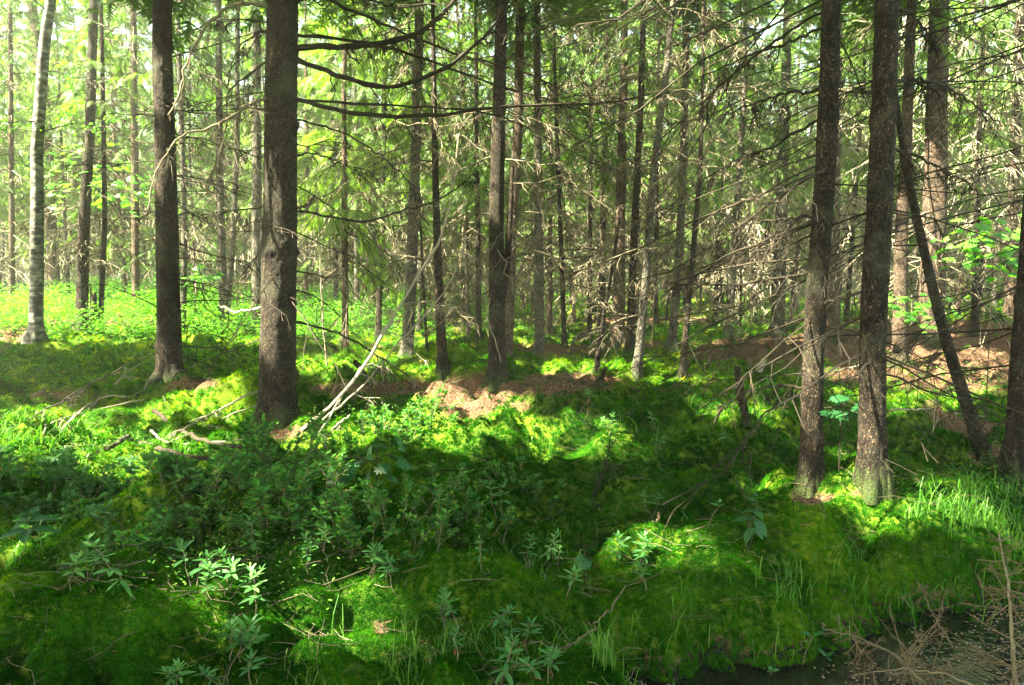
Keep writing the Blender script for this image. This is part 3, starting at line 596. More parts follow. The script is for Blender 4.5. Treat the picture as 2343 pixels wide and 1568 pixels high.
tE, eE = tree([(2252, 1052), (2222, 960), (2190, 860), (2160, 770), (2110, 560), (2075, 400), (2050, 240), (2040, 170)], 30, 12, 'slim dead tree leaning left against the close pair of trunks', name='leaning_dead_tree', cat='dead tree', H=0, near=1, twig='twig_dark', seed=6, canopy=False,
     db=[D_(26, .9, .5, 3.4, rb=.005, k2=5, k3=2, el=(5, 14), az=(130, 400))])
# --- middle distance, each placed by its foot
tG, eG = tree([(1138, 870), (1137, 740), (1135, 500), (1140, 300), (1144, 150), (1147, 0)], 40, 27, 'forked dark spruce standing on the brown root mound in the centre', seed=7, near=1, H=14, knots=8,
     db=[D_(33, 1.5, .8, 6.5, rb=.009), ], crown=K_(7.5, 14, 40, 1.6))
def extra_stem(tr, e, pts, w0, w1, H=0, ds=.1, name='stem', k=14, mat='bark', base=None):
    P = np.array([unproj(px, py, tr.base[1]-.02*(i > 0)) for i, (px, py) in enumerate(pts)]); dep = proj(P)[2]
    t2 = Trunk(P, np.linspace(w0, w1, len(P))*dep/F/2, ds); m = t2.mesh(np.random.RandomState(len(pts)), k, flare=0)
    obj(name, m.mesh(name, tr.base, smooth=True), M[mat], e); return t2
extra_stem(tG, eG, [(1140, 720), (1155, 670), (1162, 570), (1168, 480), (1172, 380)], 22, 9)
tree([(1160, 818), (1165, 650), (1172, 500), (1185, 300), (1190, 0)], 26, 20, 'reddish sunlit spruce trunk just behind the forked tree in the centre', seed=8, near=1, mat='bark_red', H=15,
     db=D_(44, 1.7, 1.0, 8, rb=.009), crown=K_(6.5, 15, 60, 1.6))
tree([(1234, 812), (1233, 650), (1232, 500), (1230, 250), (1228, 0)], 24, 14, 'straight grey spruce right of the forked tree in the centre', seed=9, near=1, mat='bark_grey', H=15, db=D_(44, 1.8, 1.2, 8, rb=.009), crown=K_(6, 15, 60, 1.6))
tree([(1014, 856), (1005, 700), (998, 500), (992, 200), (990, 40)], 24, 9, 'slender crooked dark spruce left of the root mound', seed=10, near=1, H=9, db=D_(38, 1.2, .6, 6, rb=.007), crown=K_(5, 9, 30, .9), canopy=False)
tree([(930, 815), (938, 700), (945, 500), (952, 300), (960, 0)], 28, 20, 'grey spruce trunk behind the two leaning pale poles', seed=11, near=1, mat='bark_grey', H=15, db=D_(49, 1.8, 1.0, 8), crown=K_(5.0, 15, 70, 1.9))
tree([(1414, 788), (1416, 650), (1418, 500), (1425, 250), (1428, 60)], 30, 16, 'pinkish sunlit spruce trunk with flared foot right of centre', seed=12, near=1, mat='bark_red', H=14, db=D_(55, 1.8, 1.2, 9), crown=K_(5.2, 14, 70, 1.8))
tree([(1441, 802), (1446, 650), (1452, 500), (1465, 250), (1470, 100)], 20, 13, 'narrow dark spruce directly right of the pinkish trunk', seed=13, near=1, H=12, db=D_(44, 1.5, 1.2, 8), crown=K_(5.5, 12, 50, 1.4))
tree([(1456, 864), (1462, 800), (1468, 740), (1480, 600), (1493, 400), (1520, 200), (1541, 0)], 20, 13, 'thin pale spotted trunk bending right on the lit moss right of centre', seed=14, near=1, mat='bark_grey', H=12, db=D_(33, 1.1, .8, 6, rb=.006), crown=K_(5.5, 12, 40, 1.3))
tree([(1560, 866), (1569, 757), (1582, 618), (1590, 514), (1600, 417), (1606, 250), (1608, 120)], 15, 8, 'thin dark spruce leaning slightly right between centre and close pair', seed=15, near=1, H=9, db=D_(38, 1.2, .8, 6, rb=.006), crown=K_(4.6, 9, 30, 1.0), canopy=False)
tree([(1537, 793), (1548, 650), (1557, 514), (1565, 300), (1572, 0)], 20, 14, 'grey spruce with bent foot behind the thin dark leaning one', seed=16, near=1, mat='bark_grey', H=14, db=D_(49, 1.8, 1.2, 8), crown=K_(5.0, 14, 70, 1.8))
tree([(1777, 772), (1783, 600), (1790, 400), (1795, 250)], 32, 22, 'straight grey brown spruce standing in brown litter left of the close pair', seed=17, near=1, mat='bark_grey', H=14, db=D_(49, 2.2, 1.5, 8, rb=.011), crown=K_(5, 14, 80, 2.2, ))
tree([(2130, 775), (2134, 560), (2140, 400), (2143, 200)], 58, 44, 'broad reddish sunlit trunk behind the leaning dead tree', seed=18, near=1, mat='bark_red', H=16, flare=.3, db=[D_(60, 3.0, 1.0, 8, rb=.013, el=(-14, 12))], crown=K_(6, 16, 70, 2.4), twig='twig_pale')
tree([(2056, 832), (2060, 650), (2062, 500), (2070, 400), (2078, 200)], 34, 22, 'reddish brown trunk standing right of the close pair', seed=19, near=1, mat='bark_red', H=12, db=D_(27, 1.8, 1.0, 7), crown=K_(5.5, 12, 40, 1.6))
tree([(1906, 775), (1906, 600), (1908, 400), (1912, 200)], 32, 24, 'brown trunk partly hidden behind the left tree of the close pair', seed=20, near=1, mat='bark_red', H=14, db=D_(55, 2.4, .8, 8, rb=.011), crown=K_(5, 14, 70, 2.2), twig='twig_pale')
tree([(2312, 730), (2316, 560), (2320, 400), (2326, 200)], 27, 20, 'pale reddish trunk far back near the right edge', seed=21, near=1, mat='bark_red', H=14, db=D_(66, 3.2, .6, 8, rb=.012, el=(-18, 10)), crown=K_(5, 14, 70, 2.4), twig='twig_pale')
tree([(2230, 770), (2232, 600), (2236, 400)], 16, 12, 'thin spruce buried in pale dead branches at the right', seed=22, near=1, H=12, db=D_(71, 2.6, .5, 8, rb=.010, el=(-20, 14)), crown=K_(4, 12, 80, 2.0), twig='twig_pale')
# --- left side
def birch():
    rng = np.random.RandomState(77)
    tr = trunk_px([(82, 775), (84, 600), (86, 450), (84, 347), (94, 208), (101, 104), (117, 0)], 31, 22, 15, .1); b = tr.base
    e = empty('birch_tree', b, 'white birch trunk with dark scars near the left edge', 'birch')
    obj('trunk', tr.mesh(rng, 24, .06, .4).mesh('trunk', b, smooth=True), M['birch'], e)
    mb = MB(); n = 26; z = b[2]+rng.uniform(4.4, 13, n); P = branch_pts(rng, tr.at(z), rng.uniform(0, 6.28, n), np.radians(rng.normal(30, 12, n)), rng.uniform(1, 2.4, n), np.full(n, .2), 6)
    tubes(mb, P, np.linspace(.016, .004, 6)[None]*np.ones((n, 1)), 4); Q, L2 = side_twigs(rng, P, np.full(n, 2.), 8, .15, .3, 3)
    tubes(mb, Q, np.full(Q.shape[:2], .004), 3); obj('limbs', mb.mesh('limbs', b), M['twig_dark'], e)
    m = len(Q); mb = MB()
    for j in range(12):
        f = rng.rand(m, 1); o = Q[:, 0]*(1-f)+Q[:, 2]*f+rng.normal(0, .05, (m, 3)); d = unit(rng.normal(0, 1, (m, 3))+[0, 0, -.6]); frames(mb, o, d, rng.normal(0, 1, (m, 3))+[0, 0, 1], rng.uniform(.05, .09, m), LEAF_S[0]*[1, 1.4, 1], LEAF_S[1])
    obj('crown', mb.mesh('crown', b), M['maple'], e)
birch()
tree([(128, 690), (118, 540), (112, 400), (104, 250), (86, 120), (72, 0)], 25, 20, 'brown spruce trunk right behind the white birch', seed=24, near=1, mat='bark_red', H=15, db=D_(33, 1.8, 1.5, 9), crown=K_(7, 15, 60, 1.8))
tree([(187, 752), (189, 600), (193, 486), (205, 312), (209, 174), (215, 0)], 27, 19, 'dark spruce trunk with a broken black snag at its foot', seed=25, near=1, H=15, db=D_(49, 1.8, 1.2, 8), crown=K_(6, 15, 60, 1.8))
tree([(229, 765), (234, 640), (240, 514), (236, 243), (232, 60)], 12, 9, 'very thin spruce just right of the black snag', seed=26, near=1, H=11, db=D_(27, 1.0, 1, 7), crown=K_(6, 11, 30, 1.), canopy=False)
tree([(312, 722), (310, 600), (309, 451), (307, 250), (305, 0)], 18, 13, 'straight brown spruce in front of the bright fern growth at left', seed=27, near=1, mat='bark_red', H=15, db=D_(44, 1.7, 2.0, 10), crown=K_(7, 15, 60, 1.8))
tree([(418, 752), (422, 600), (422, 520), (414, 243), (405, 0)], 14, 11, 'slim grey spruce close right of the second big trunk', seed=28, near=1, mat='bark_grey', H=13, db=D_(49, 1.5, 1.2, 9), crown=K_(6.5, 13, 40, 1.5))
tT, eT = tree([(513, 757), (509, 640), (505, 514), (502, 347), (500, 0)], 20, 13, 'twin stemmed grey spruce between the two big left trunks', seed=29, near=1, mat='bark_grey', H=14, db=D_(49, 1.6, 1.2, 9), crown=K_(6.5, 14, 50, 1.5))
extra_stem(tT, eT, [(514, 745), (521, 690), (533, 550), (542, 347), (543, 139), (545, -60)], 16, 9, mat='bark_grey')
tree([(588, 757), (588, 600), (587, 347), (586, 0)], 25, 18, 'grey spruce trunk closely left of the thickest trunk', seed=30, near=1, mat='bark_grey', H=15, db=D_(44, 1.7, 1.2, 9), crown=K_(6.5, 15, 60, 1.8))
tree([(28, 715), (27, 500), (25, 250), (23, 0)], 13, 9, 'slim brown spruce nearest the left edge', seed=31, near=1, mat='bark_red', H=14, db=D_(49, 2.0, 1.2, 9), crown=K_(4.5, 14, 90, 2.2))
tree([(865, 779), (868, 650), (874, 514), (881, 104), (882, 0)], 15, 10, 'slender dark spruce left of the leaning pale poles', seed=32, near=1, H=13, db=D_(49, 1.5, 1.0, 8), crown=K_(3.6, 13, 90, 1.7))
tree([(857, 720), (858, 600), (859, 400)], 16, 12, 'reddish far trunk just left of the slender dark one', seed=33, near=1, mat='bark_red', H=14, db=D_(38, 1.6, 1.0, 8), crown=K_(5, 14, 90, 2.0))
tree([(770, 728), (768, 600), (764, 450), (760, 250)], 12, 9, 'thin spruce right of the thickest trunk in the middle distance', seed=34, near=1, H=12, db=D_(49, 1.7, .8, 7), crown=K_(3.2, 12, 110, 1.9))
tree([(1065, 737), (1063, 600), (1062, 450)], 20, 16, 'dark bushy spruce behind the slender crooked one', seed=35, near=1, H=13, db=D_(82, 1.7, .3, 6), crown=K_(3.2, 13, 110, 2.0))
tree([(1095, 779), (1094, 650), (1093, 514), (1090, 300)], 14, 9, 'thin dark spruce left of the forked tree', seed=36, near=1, H=10, db=D_(49, 1.3, .6, 6), crown=K_(4.2, 10, 60, 1.4))
tree([(1256, 765), (1258, 600), (1259, 450)], 14, 9, 'thin reddish stem right of the straight grey spruce', seed=37, near=1, mat='bark_red', H=11, db=D_(60, 1.8, .8, 7), crown=K_(4.5, 11, 70, 1.7))
tree([(1348, 772), (1349, 650), (1350, 520)], 12, 9, 'thin spruce left of the thicker one before the pinkish trunk', seed=38, near=1, H=11, db=D_(77, 1.7, .8, 7), crown=K_(4, 11, 70, 1.6), twig='twig_pale')
tree([(1376, 758), (1378, 600), (1380, 450), (1384, 300)], 18, 12, 'dark spruce left of the pinkish sunlit trunk', seed=39, near=1, H=12, db=D_(82, 2.0, .8, 8), crown=K_(4.2, 12, 90, 1.8), twig='twig_pale')
tree([(1363, 853), (1374, 757), (1391, 670), (1405, 583), (1418, 500)], 11, 5, 'spindly dead sapling leaning right on the lit moss', name='dead_sapling', cat='dead tree', seed=40, near=1, H=0, db=D_(26, .7, .4, 2.2, rb=.004), canopy=False)
tree([(1637, 740), (1640, 600), (1643, 450), (1646, 250)], 15, 12, 'slim spruce midway between thin leaning spruce and close pair', seed=41, near=1, H=13, db=D_(82, 2.2, .6, 8, el=(-15, 12)), crown=K_(4, 13, 110, 2.3), needle='needle')
tree([(1725, 745), (1724, 600), (1722, 450)], 14, 10, 'thin spruce hung with pale dead twigs left of the close pair', seed=42, near=1, H=12, db=D_(104, 2.4, .4, 7, el=(-20, 12)), crown=K_(3.6, 12, 110, 2.2, ), twig='twig_pale')
tree([(1500, 745), (1500, 600), (1502, 450)], 12, 9, 'thin shaded spruce behind the pale spotted trunk', seed=43, near=1, H=13, db=D_(60, 1.7, .6, 8), crown=K_(4, 13, 110, 2.0))
tree([(1985, 735), (1985, 600), (1990, 300)], 20, 16, 'far spruce glimpsed behind the right tree of the close pair', seed=44, near=1, H=13, db=D_(82, 2.8, .4, 8, el=(-16, 14)), crown=K_(4, 13, 90, 2.4), twig='twig_pale')
tree([(700, 722), (700, 600), (702, 400)], 12, 9, 'thin reddish spruce right beside the thickest trunk', seed=45, near=1, mat='bark_red', H=12, db=D_(49, 1.6, .8, 8), crown=K_(4.5, 12, 80, 1.7))
print('trees', time.time()-T0)

# --- the big curved limbs of the thickest tree, each a part
hD = hero.base[1]
def limb(pts, r0, r1, dy, par, name='limb', mat='twig_dark', D=None, twigs=10, seed=0, wig=1, tmat=None, k2l=.5, DL=None):
    rng = np.random.RandomState(seed+500); D0 = hD if D is None else D; org = np.array(par.location) if par is not None else None
    n = len(pts); P = np.array([unproj(px, py, D0+dy*i/(n-1)) for i, (px, py) in enumerate(pts)])
    if DL is not None: P = np.array([unproj(px, py, d_) for (px, py), d_ in zip(pts, DL)])
    l = np.concatenate([[0], np.cumsum(np.linalg.norm(np.diff(P, axis=0), axis=1))]); q = np.linspace(0, l[-1], 26)
    A = np.stack([np.interp(q, l, P[:, i]) for i in range(3)], -1)
    for _ in range(2): A[1:-1] = (A[:-2]+2*A[1:-1]+A[2:])/4
    A[1:-1] += rng.normal(0, .006, A[1:-1].shape)*wig
    mb = MB(); R = np.linspace(r0, r1, 26)*(1+.12*rng.normal(0, 1, 26)); tubes(mb, A[None], R[None], 8)
    if twigs:
        Q, L2 = side_twigs(rng, A[None, ::5], np.array([k2l*l[-1]/2.0+.3]), twigs, .2, .35, 5, .15, .5, wig=.06)
        tubes(mb, Q, np.linspace(1, .35, 5)[None]*np.full((len(Q), 1), max(.0045, r1*.8)), 4)
        Q3, L3 = side_twigs(rng, Q, L2, 6, .15, .45, 4, .1, .4); tubes(mb, Q3, np.linspace(1, .5, 4)[None]*np.full((len(Q3), 1), .0028), 3)
        Q4, L4 = side_twigs(rng, Q3, L3, 4, .15, .45, 3, .1, .4); tubes(mb, Q4, np.full(Q4.shape[:2], .0019), 3)
    return obj(name, mb.mesh(name, org if org is not None else A[0]), M[mat], par, None if par is not None else tuple(A[0]))
LB = [([(660, 118), (700, 104), (780, 111), (860, 104), (936, 83), (975, 66), (1016, 28), (1041, 0), (1060, -40)], .034, .018, .4), ([(660, 130), (690, 144), (780, 177), (832, 194), (905, 203), (954, 184), (1023, 160), (1079, 111), (1128, 62), (1166, 7), (1180, -30)], .027, .011, -.5),
      ([(660, 226), (700, 234), (780, 257), (850, 266), (989, 267), (1093, 252), (1190, 240), (1301, 241), (1405, 236), (1509, 208)], .028, .008, .7), ([(655, -60), (700, -30), (780, 14), (878, 56), (947, 87), (1058, 130), (1145, 149), (1214, 170), (1300, 215)], .020, .007, .9),
      ([(655, 80), (760, 85), (864, 104), (971, 135), (1030, 156), (1128, 194), (1232, 222), (1301, 243), (1371, 278), (1440, 319)], .018, .006, 1.2), ([(660, 228), (800, 235), (950, 245), (1060, 250), (1149, 264), (1228, 306), (1294, 337), (1353, 375), (1429, 396)], .015, .005, 1.4),
      ([(660, 270), (720, 285), (784, 302), (832, 330), (884, 365), (930, 410), (954, 430), (962, 445)], .011, .005, -.2), ([(655, 482), (677, 478), (700, 470), (716, 455), (720, 448)], .018, .011, -.1), ([(660, 480), (700, 484), (786, 503), (850, 512), (884, 493), (989, 465), (1051, 430), (1085, 395)], .016, .006, .5),
      ([(640, 30), (614, 17), (570, 3), (514, 21), (479, 45), (448, 94), (423, 149), (413, 208), (400, 240), (384, 264)], .020, .006, -.7), ([(640, 55), (614, 52), (560, 45), (496, 45), (440, 70)], .012, .005, .4), ([(640, 60), (608, 69), (555, 97), (530, 140), (520, 200)], .012, .005, .5),
      ([(640, 125), (608, 139), (573, 170), (531, 194), (519, 212), (517, 295), (503, 350), (475, 417)], .013, .004, -.3), ([(640, 225), (608, 227), (573, 236), (521, 274), (486, 293), (423, 302), (399, 323), (361, 378), (342, 434), (338, 480)], .016, .005, -.8), ([(640, 470), (606, 477), (560, 478), (521, 484), (470, 492), (425, 500)], .011, .004, .5),
      ([(620, 690), (592, 706), (560, 712), (530, 716), (512, 700), (504, 703)], .016, .008, .2), ([(655, 735), (700, 740), (760, 760), (800, 772), (840, 800), (900, 835), (960, 880), (1010, 940)], .014, .005, .3), ([(655, 360), (720, 350), (800, 380), (870, 400)], .009, .004, .6), ([(655, 1000), (700, 1010), (780, 1020), (860, 1030), (940, 1045)], .022, .010, -.5),
      ([(650, 20), (720, -10), (800, -20), (900, 20), (1000, 8)], .016, .006, -.4)]
for i, (p, r0, r1, dy) in enumerate(LB):
    limb(p, r0, r1, dy, heroE, 'limb', 'twig' if i in (13, 12, 9) else 'twig_dark' if i != 15 else 'twig_pale', seed=i, twigs=0 if i in (7, 15, 18) else 12)
# long limbs sweeping off other near trees
for i, (p, T, e, dy) in enumerate([([(1900, 20), (1820, 60), (1700, 150), (1600, 240), (1500, 330)], tC, eC, .8), ([(1895, 60), (1800, 100), (1700, 130), (1590, 185)], tC, eC, .6), ([(1890, 205), (1800, 215), (1700, 245), (1640, 270)], tC, eC, .5), ([(1880, 270), (1780, 330), (1660, 380), (1560, 440)], tC, eC, .8),
      ([(1885, 490), (1800, 500), (1700, 515), (1640, 540)], tC, eC, .5), ([(1878, 500), (1780, 540), (1650, 590), (1560, 640)], tC, eC, .4), ([(1862, 625), (1760, 640), (1680, 655), (1600, 650), (1520, 648)], tC, eC, .3), ([(1860, 890), (1780, 880), (1700, 900), (1640, 935)], tC, eC, .3),
      ([(2030, 20), (2080, 30), (2130, 80), (2140, 120)], tD, eD, .2), ([(2020, 195), (2090, 180), (2160, 195), (2230, 240), (2290, 290)], tD, eD, .5), ([(2015, 330), (2100, 360), (2170, 400), (2220, 420)], tD, eD, .3), ([(2000, 660), (1900, 690), (1850, 700)], tD, eD, .3),
      ([(1560, -30), (1640, 30), (1500, 10), (1430, 40), (1360, 50), (1280, 100), (1190, 140)], tG, eG, 0)][:12]):
    limb(p, .011, .004, dy, e, 'limb', 'twig_dark', D=T.base[1], seed=40+i, twigs=12)
limb([(1146, 110), (1240, 62), (1310, 38), (1370, 14), (1430, 30), (1500, 42), (1560, 60)], .016, .005, .4, eG, 'limb', 'twig', D=tG.base[1], seed=77, twigs=8)
limb([(1136, 640), (1110, 720), (1136, 790), (1146, 830)], .007, .004, -.3, eG, 'limb', 'twig_pale', D=tG.base[1], seed=78, twigs=0)
# --- dead poles leaning in the centre
def stick(pts, r0, r1, name, label, cat='dead branch', mat='twig_pale', D0=None, D1=None, group=None, twigs=0, seed=0, k2l=.5, follow=False):
    DL = [hit(*p)[1]*.982-.03 for p in pts] if follow else None; b = hit(*pts[0]); D0 = b[1] if D0 is None else D0; o = limb(pts, r0, r1, (D1 if D1 is not None else D0)-D0, None, name, mat, D=D0, seed=seed, twigs=twigs, k2l=k2l, DL=DL)
    return tag(o, label, cat, group)
stick([(690, 985), (790, 900), (850, 812), (874, 771), (892, 737), (935, 665), (975, 601), (1003, 563), (1020, 514), (1039, 417), (1050, 306)], .018, .008, 'leaning_dead_pole', 'tall dead pole leaning right, pale at the bottom and dark above', 'dead tree', 'twig_pale', D1=9.6, twigs=9, seed=1)
stick([(706, 992), (730, 965), (787, 925), (850, 865), (895, 803), (968, 726), (1024, 660), (1058, 577), (1066, 540)], .013, .006, 'leaning_dead_pole', 'shorter straight bleached pole leaning right beside the taller one', 'dead tree', D1=9.2, twigs=9, seed=2)
stick([(726, 1000), (780, 905), (820, 860), (850, 790), (880, 745)], .010, .005, 'leaning_dead_pole', 'shortest pale pole tucked under the other two leaning poles', 'dead tree', D1=8.8, twigs=3, seed=3)
stick([(748, 838), (738, 740), (732, 600), (730, 514), (722, 450)], .016, .008, 'dead_pole', 'thin grey dead pole standing crooked right of the thickest trunk', 'dead tree', twigs=8, seed=4)
stick([(845, 880), (830, 850), (812, 828)], .034, .030, 'broken_stub', 'short dark broken stub leaning left among the pale poles', 'stub', 'bark', seed=5)
# --- fallen branches
FB = [([(140, 985), (170, 950), (220, 915), (262, 880), (300, 845), (362, 812)], .016, .007, 'thickest bleached fallen branch fanning out at the far left', 'twig_pale', 8), ([(188, 955), (225, 910), (262, 900), (295, 912), (330, 890), (345, 868)], .009, .005, 'curved pale twig arching over the fallen fan at left', 'twig_pale', 4),
      ([(100, 975), (180, 945), (250, 930), (330, 915)], .008, .005, 'lowest straight pale stick of the fan at the far left', 'twig_pale', 5), ([(10, 990), (120, 930), (240, 860), (340, 815), (362, 806)], .010, .006, 'dark thin branch rising right to the second big trunk', 'twig_dark', 8),
      ([(352, 940), (380, 962), (420, 990), (480, 1014), (560, 1024)], .024, .018, 'dark curved bough raised above the moss before the thickest trunk', 'twig_dark', 0), ([(322, 1015), (370, 1028), (420, 1045), (500, 1053), (590, 1056)], .024, .018, 'dark lower bough lying parallel under the raised one', 'twig_dark', 0),
      ([(200, 1050), (240, 1030), (290, 1000), (312, 1010)], .030, .020, 'thick broken mossy branch end sticking up at left', 'bark', 0), ([(592, 895), (560, 905), (500, 940), (440, 970), (385, 998)], .012, .007, 'pale branch lying from the thickest trunk down to the left', 'twig_pale', 6),
      ([(590, 925), (540, 945), (470, 975), (390, 1012)], .009, .006, 'thinner pale branch below it left of the thickest trunk', 'twig_pale', 3), ([(345, 985), (375, 1010), (420, 1018), (500, 1012), (560, 1005)], .010, .007, 'wavy pale stick on bright grass under the dark bough', 'twig_pale', 0),
      ([(742, 1050), (745, 1010), (762, 980), (800, 950)], .012, .007, 'short upright pale stick among the leafy shrubs', 'twig_pale', 2),
      ([(770, 1130), (790, 1165), (812, 1205), (830, 1240)], .006, .003, 'thin forked grey twig hanging over dark moss left of centre', 'twig_pale', 5), ([(1318, 1165), (1350, 1145), (1372, 1110), (1388, 1060), (1398, 990)], .008, .004, 'thin dark sapling stem curving up on the sunny moss', 'twig_dark', 8),
      ([(1270, 1500), (1340, 1450), (1400, 1390), (1430, 1340)], .005, .003, 'thin brown stem rising diagonally from the bottom moss', 'twig', 0), ([(1478, 1230), (1500, 1195), (1512, 1175)], .007, .004, 'short tan stick carrying small leaves on the centre moss', 'twig_tan', 0),
      ([(2032, 940), (2100, 936), (2180, 945), (2260, 955)], .012, .007, 'long pale fallen branch on lit ground right of the close pair', 'twig_pale', 6), ([(1905, 850), (1960, 838), (1990, 815), (2010, 800)], .014, .008, 'forked pale branch lying on litter between the close pair', 'twig_pale', 3),
      ([(2342, 770), (2260, 800), (2180, 822), (2120, 830)], .012, .006, 'pale branch reaching left over the brown slope at right', 'twig_pale', 8), ([(2342, 845), (2260, 880), (2200, 905)], .011, .006, 'lower pale branch near the right edge above the lit ground', 'twig_pale', 6),
      ([(2342, 720), (2240, 690), (2150, 680), (2060, 700)], .016, .007, 'arched pale dead branch below the bright maple leaves', 'twig_pale', 10), ([(1700, 800), (1600, 840), (1545, 885)], .014, .007, 'dark dead branch slanting down left across the moss', 'twig_dark', 8), ([(1060, 905), (1120, 960), (1180, 1000)], .006, .003, 'thin pale twig lying below the root mound', 'twig_pale', 3),
      ([(1000, 905), (1050, 900), (1080, 860)], .008, .004, 'small dead twig standing against the dark root mound', 'twig', 5), ([(620, 1180), (700, 1170), (790, 1160)], .006, .004, 'thin brown twig lying in deep shade left of centre', 'twig', 0)]
for i, (p, r0, r1, lb, mt, tw) in enumerate(FB):
    b = hit(*p[0]); stick(p, r0, r1, 'fallen_branch', lb, mat=mt, twigs=tw, seed=20+i, D0=b[1], D1=b[1]+(.5 if i not in (12, 13, 11) else .1), k2l=.4, group='dead branches lying on the forest floor', follow=i in (0, 1, 2, 4, 5, 7, 8, 9, 15, 16, 20))
# --- broken stumps
def stump(pts, w0, w1, label, name='broken_stump', mat='bark', jag=.25, seed=0):
    tr = trunk_px(pts, w0, w1, 0, .03); rng = np.random.RandomState(seed); b = tr.base; k = 22
    mb = MB(); P, R = tr.P, tr.R; th = np.arange(k)*2*np.pi/k
    Rk = R[:, None]*(1+.25*(fbm(np.cos(th)[None]*2+seed, np.sin(th)[None]*2+(P[:, 2:]-b[2])*2, 9)-.5)*2)*(1+.35*np.exp(-(P[:, 2]-b[2])/.1))[:, None]
    tubes(mb, P[None], Rk[None], k); n0 = len(mb.v[0]); V = mb.v[0].reshape(len(P), k, 3); top = V[-1]; top[:, 2] += jag*R[0]*2*(rng.rand(k)-.3); ctr = top.mean(0)-[0, 0, .03]
    mb.add(np.vstack([[ctr], top]), T=[(0, 1+i, 1+(i+1) % k) for i in range(k)])
    return tag(obj(name, mb.mesh(name, b), M[mat], None, tuple(b)), label, 'stump')
stump([(1708, 978), (1702, 940), (1692, 890), (1685, 840)], 18, 14, 'leaning cut pole stump standing in grass left of the close pair', jag=.1)
stump([(212, 755), (213, 715), (214, 678)], 24, 15, 'rotten black snag at the foot of the dark left spruce', jag=1.2, seed=3)
stump([(1736, 852), (1742, 835), (1748, 822)], 13, 10, 'pale sawn stub leaning right behind the leaning cut pole', mat='twig_pale', jag=.15, seed=4)
stump([(1716, 846), (1714, 832), (1712, 817)], 6, 4, 'thin orange splinter standing behind the leaning cut pole', mat='twig_tan', jag=.5, seed=5)
stump([(1370, 885), (1376, 862), (1386, 842)], 20, 7, 'small dark pointed stub on the right end of the root mound', seed=6, jag=.4)
stump([(1315, 782), (1330, 770), (1342, 762)], 16, 12, 'low rotten log end in the sunny clearing behind the forked tree', mat='bark_red', seed=7, jag=.4)

# ------------------------------------------------------------------ trees behind and beside the camera whose crowns shade the floor
offs = []
for ix, x in enumerate(np.arange(-22, 9, 3.9)):
    for iy, y in enumerate(np.arange(-8, 17, 3.9)):
        r_ = np.random.RandomState(ix*31+iy*7+3); xx, yy = x+r_.uniform(-1, 1), y+r_.uniform(-1, 1)
        if abs(xx) < .74*yy+1.2 and yy > 0: continue
        if math.hypot(xx, yy) < 2.2 or (yy < -4 and xx > 3): continue
        offs.append((xx, yy))
GOFF = 'spruces beside the camera'
for i, (x, y) in enumerate(offs):
    rng = np.random.RandomState(300+i); z = float(hgt(x, y)); H = rng.uniform(12.5, 14.5)
    tr = Trunk([(x, y, z), (x+rng.normal(0, .2), y+rng.normal(0, .2), z+H*.5), (x+rng.normal(0, .3), y+rng.normal(0, .3), z+H)], [.12, .08, .015], .6)
    e = empty('spruce_tree', tr.base, 'tall spruce standing beside the viewer, outside the view', 'spruce', GOFF)
    obj('trunk', tr.mesh(rng, 10).mesh('trunk', tr.base, smooth=True), M['bark'], e); TREES.append((tr, e))
# crown branches high above the floor; a branch is kept unless it would shade a spot the sun reaches
rng = np.random.RandomState(9)
NT = 8200
gx = rng.uniform(-12, 13, NT); gy = rng.uniform(0.8, 17.5, NT); hz_ = rng.uniform(6.3, 12.2, NT)
kp = np.abs(gx) < .78*gy+2.0; gx, gy, hz_ = gx[kp], gy[kp], hz_[kp]
tips = np.stack([gx, gy, np.zeros_like(gx)], -1)+S[None]*(hz_/S[2])[:, None]
qx, qy, qd = proj(tips); inview = (qy > 30) & (qd > .5) & (tips[:, 1] > .2) & (np.abs(qx-CX) < 1250) & (tips[:, 1] < 13); tips = tips[~inview]
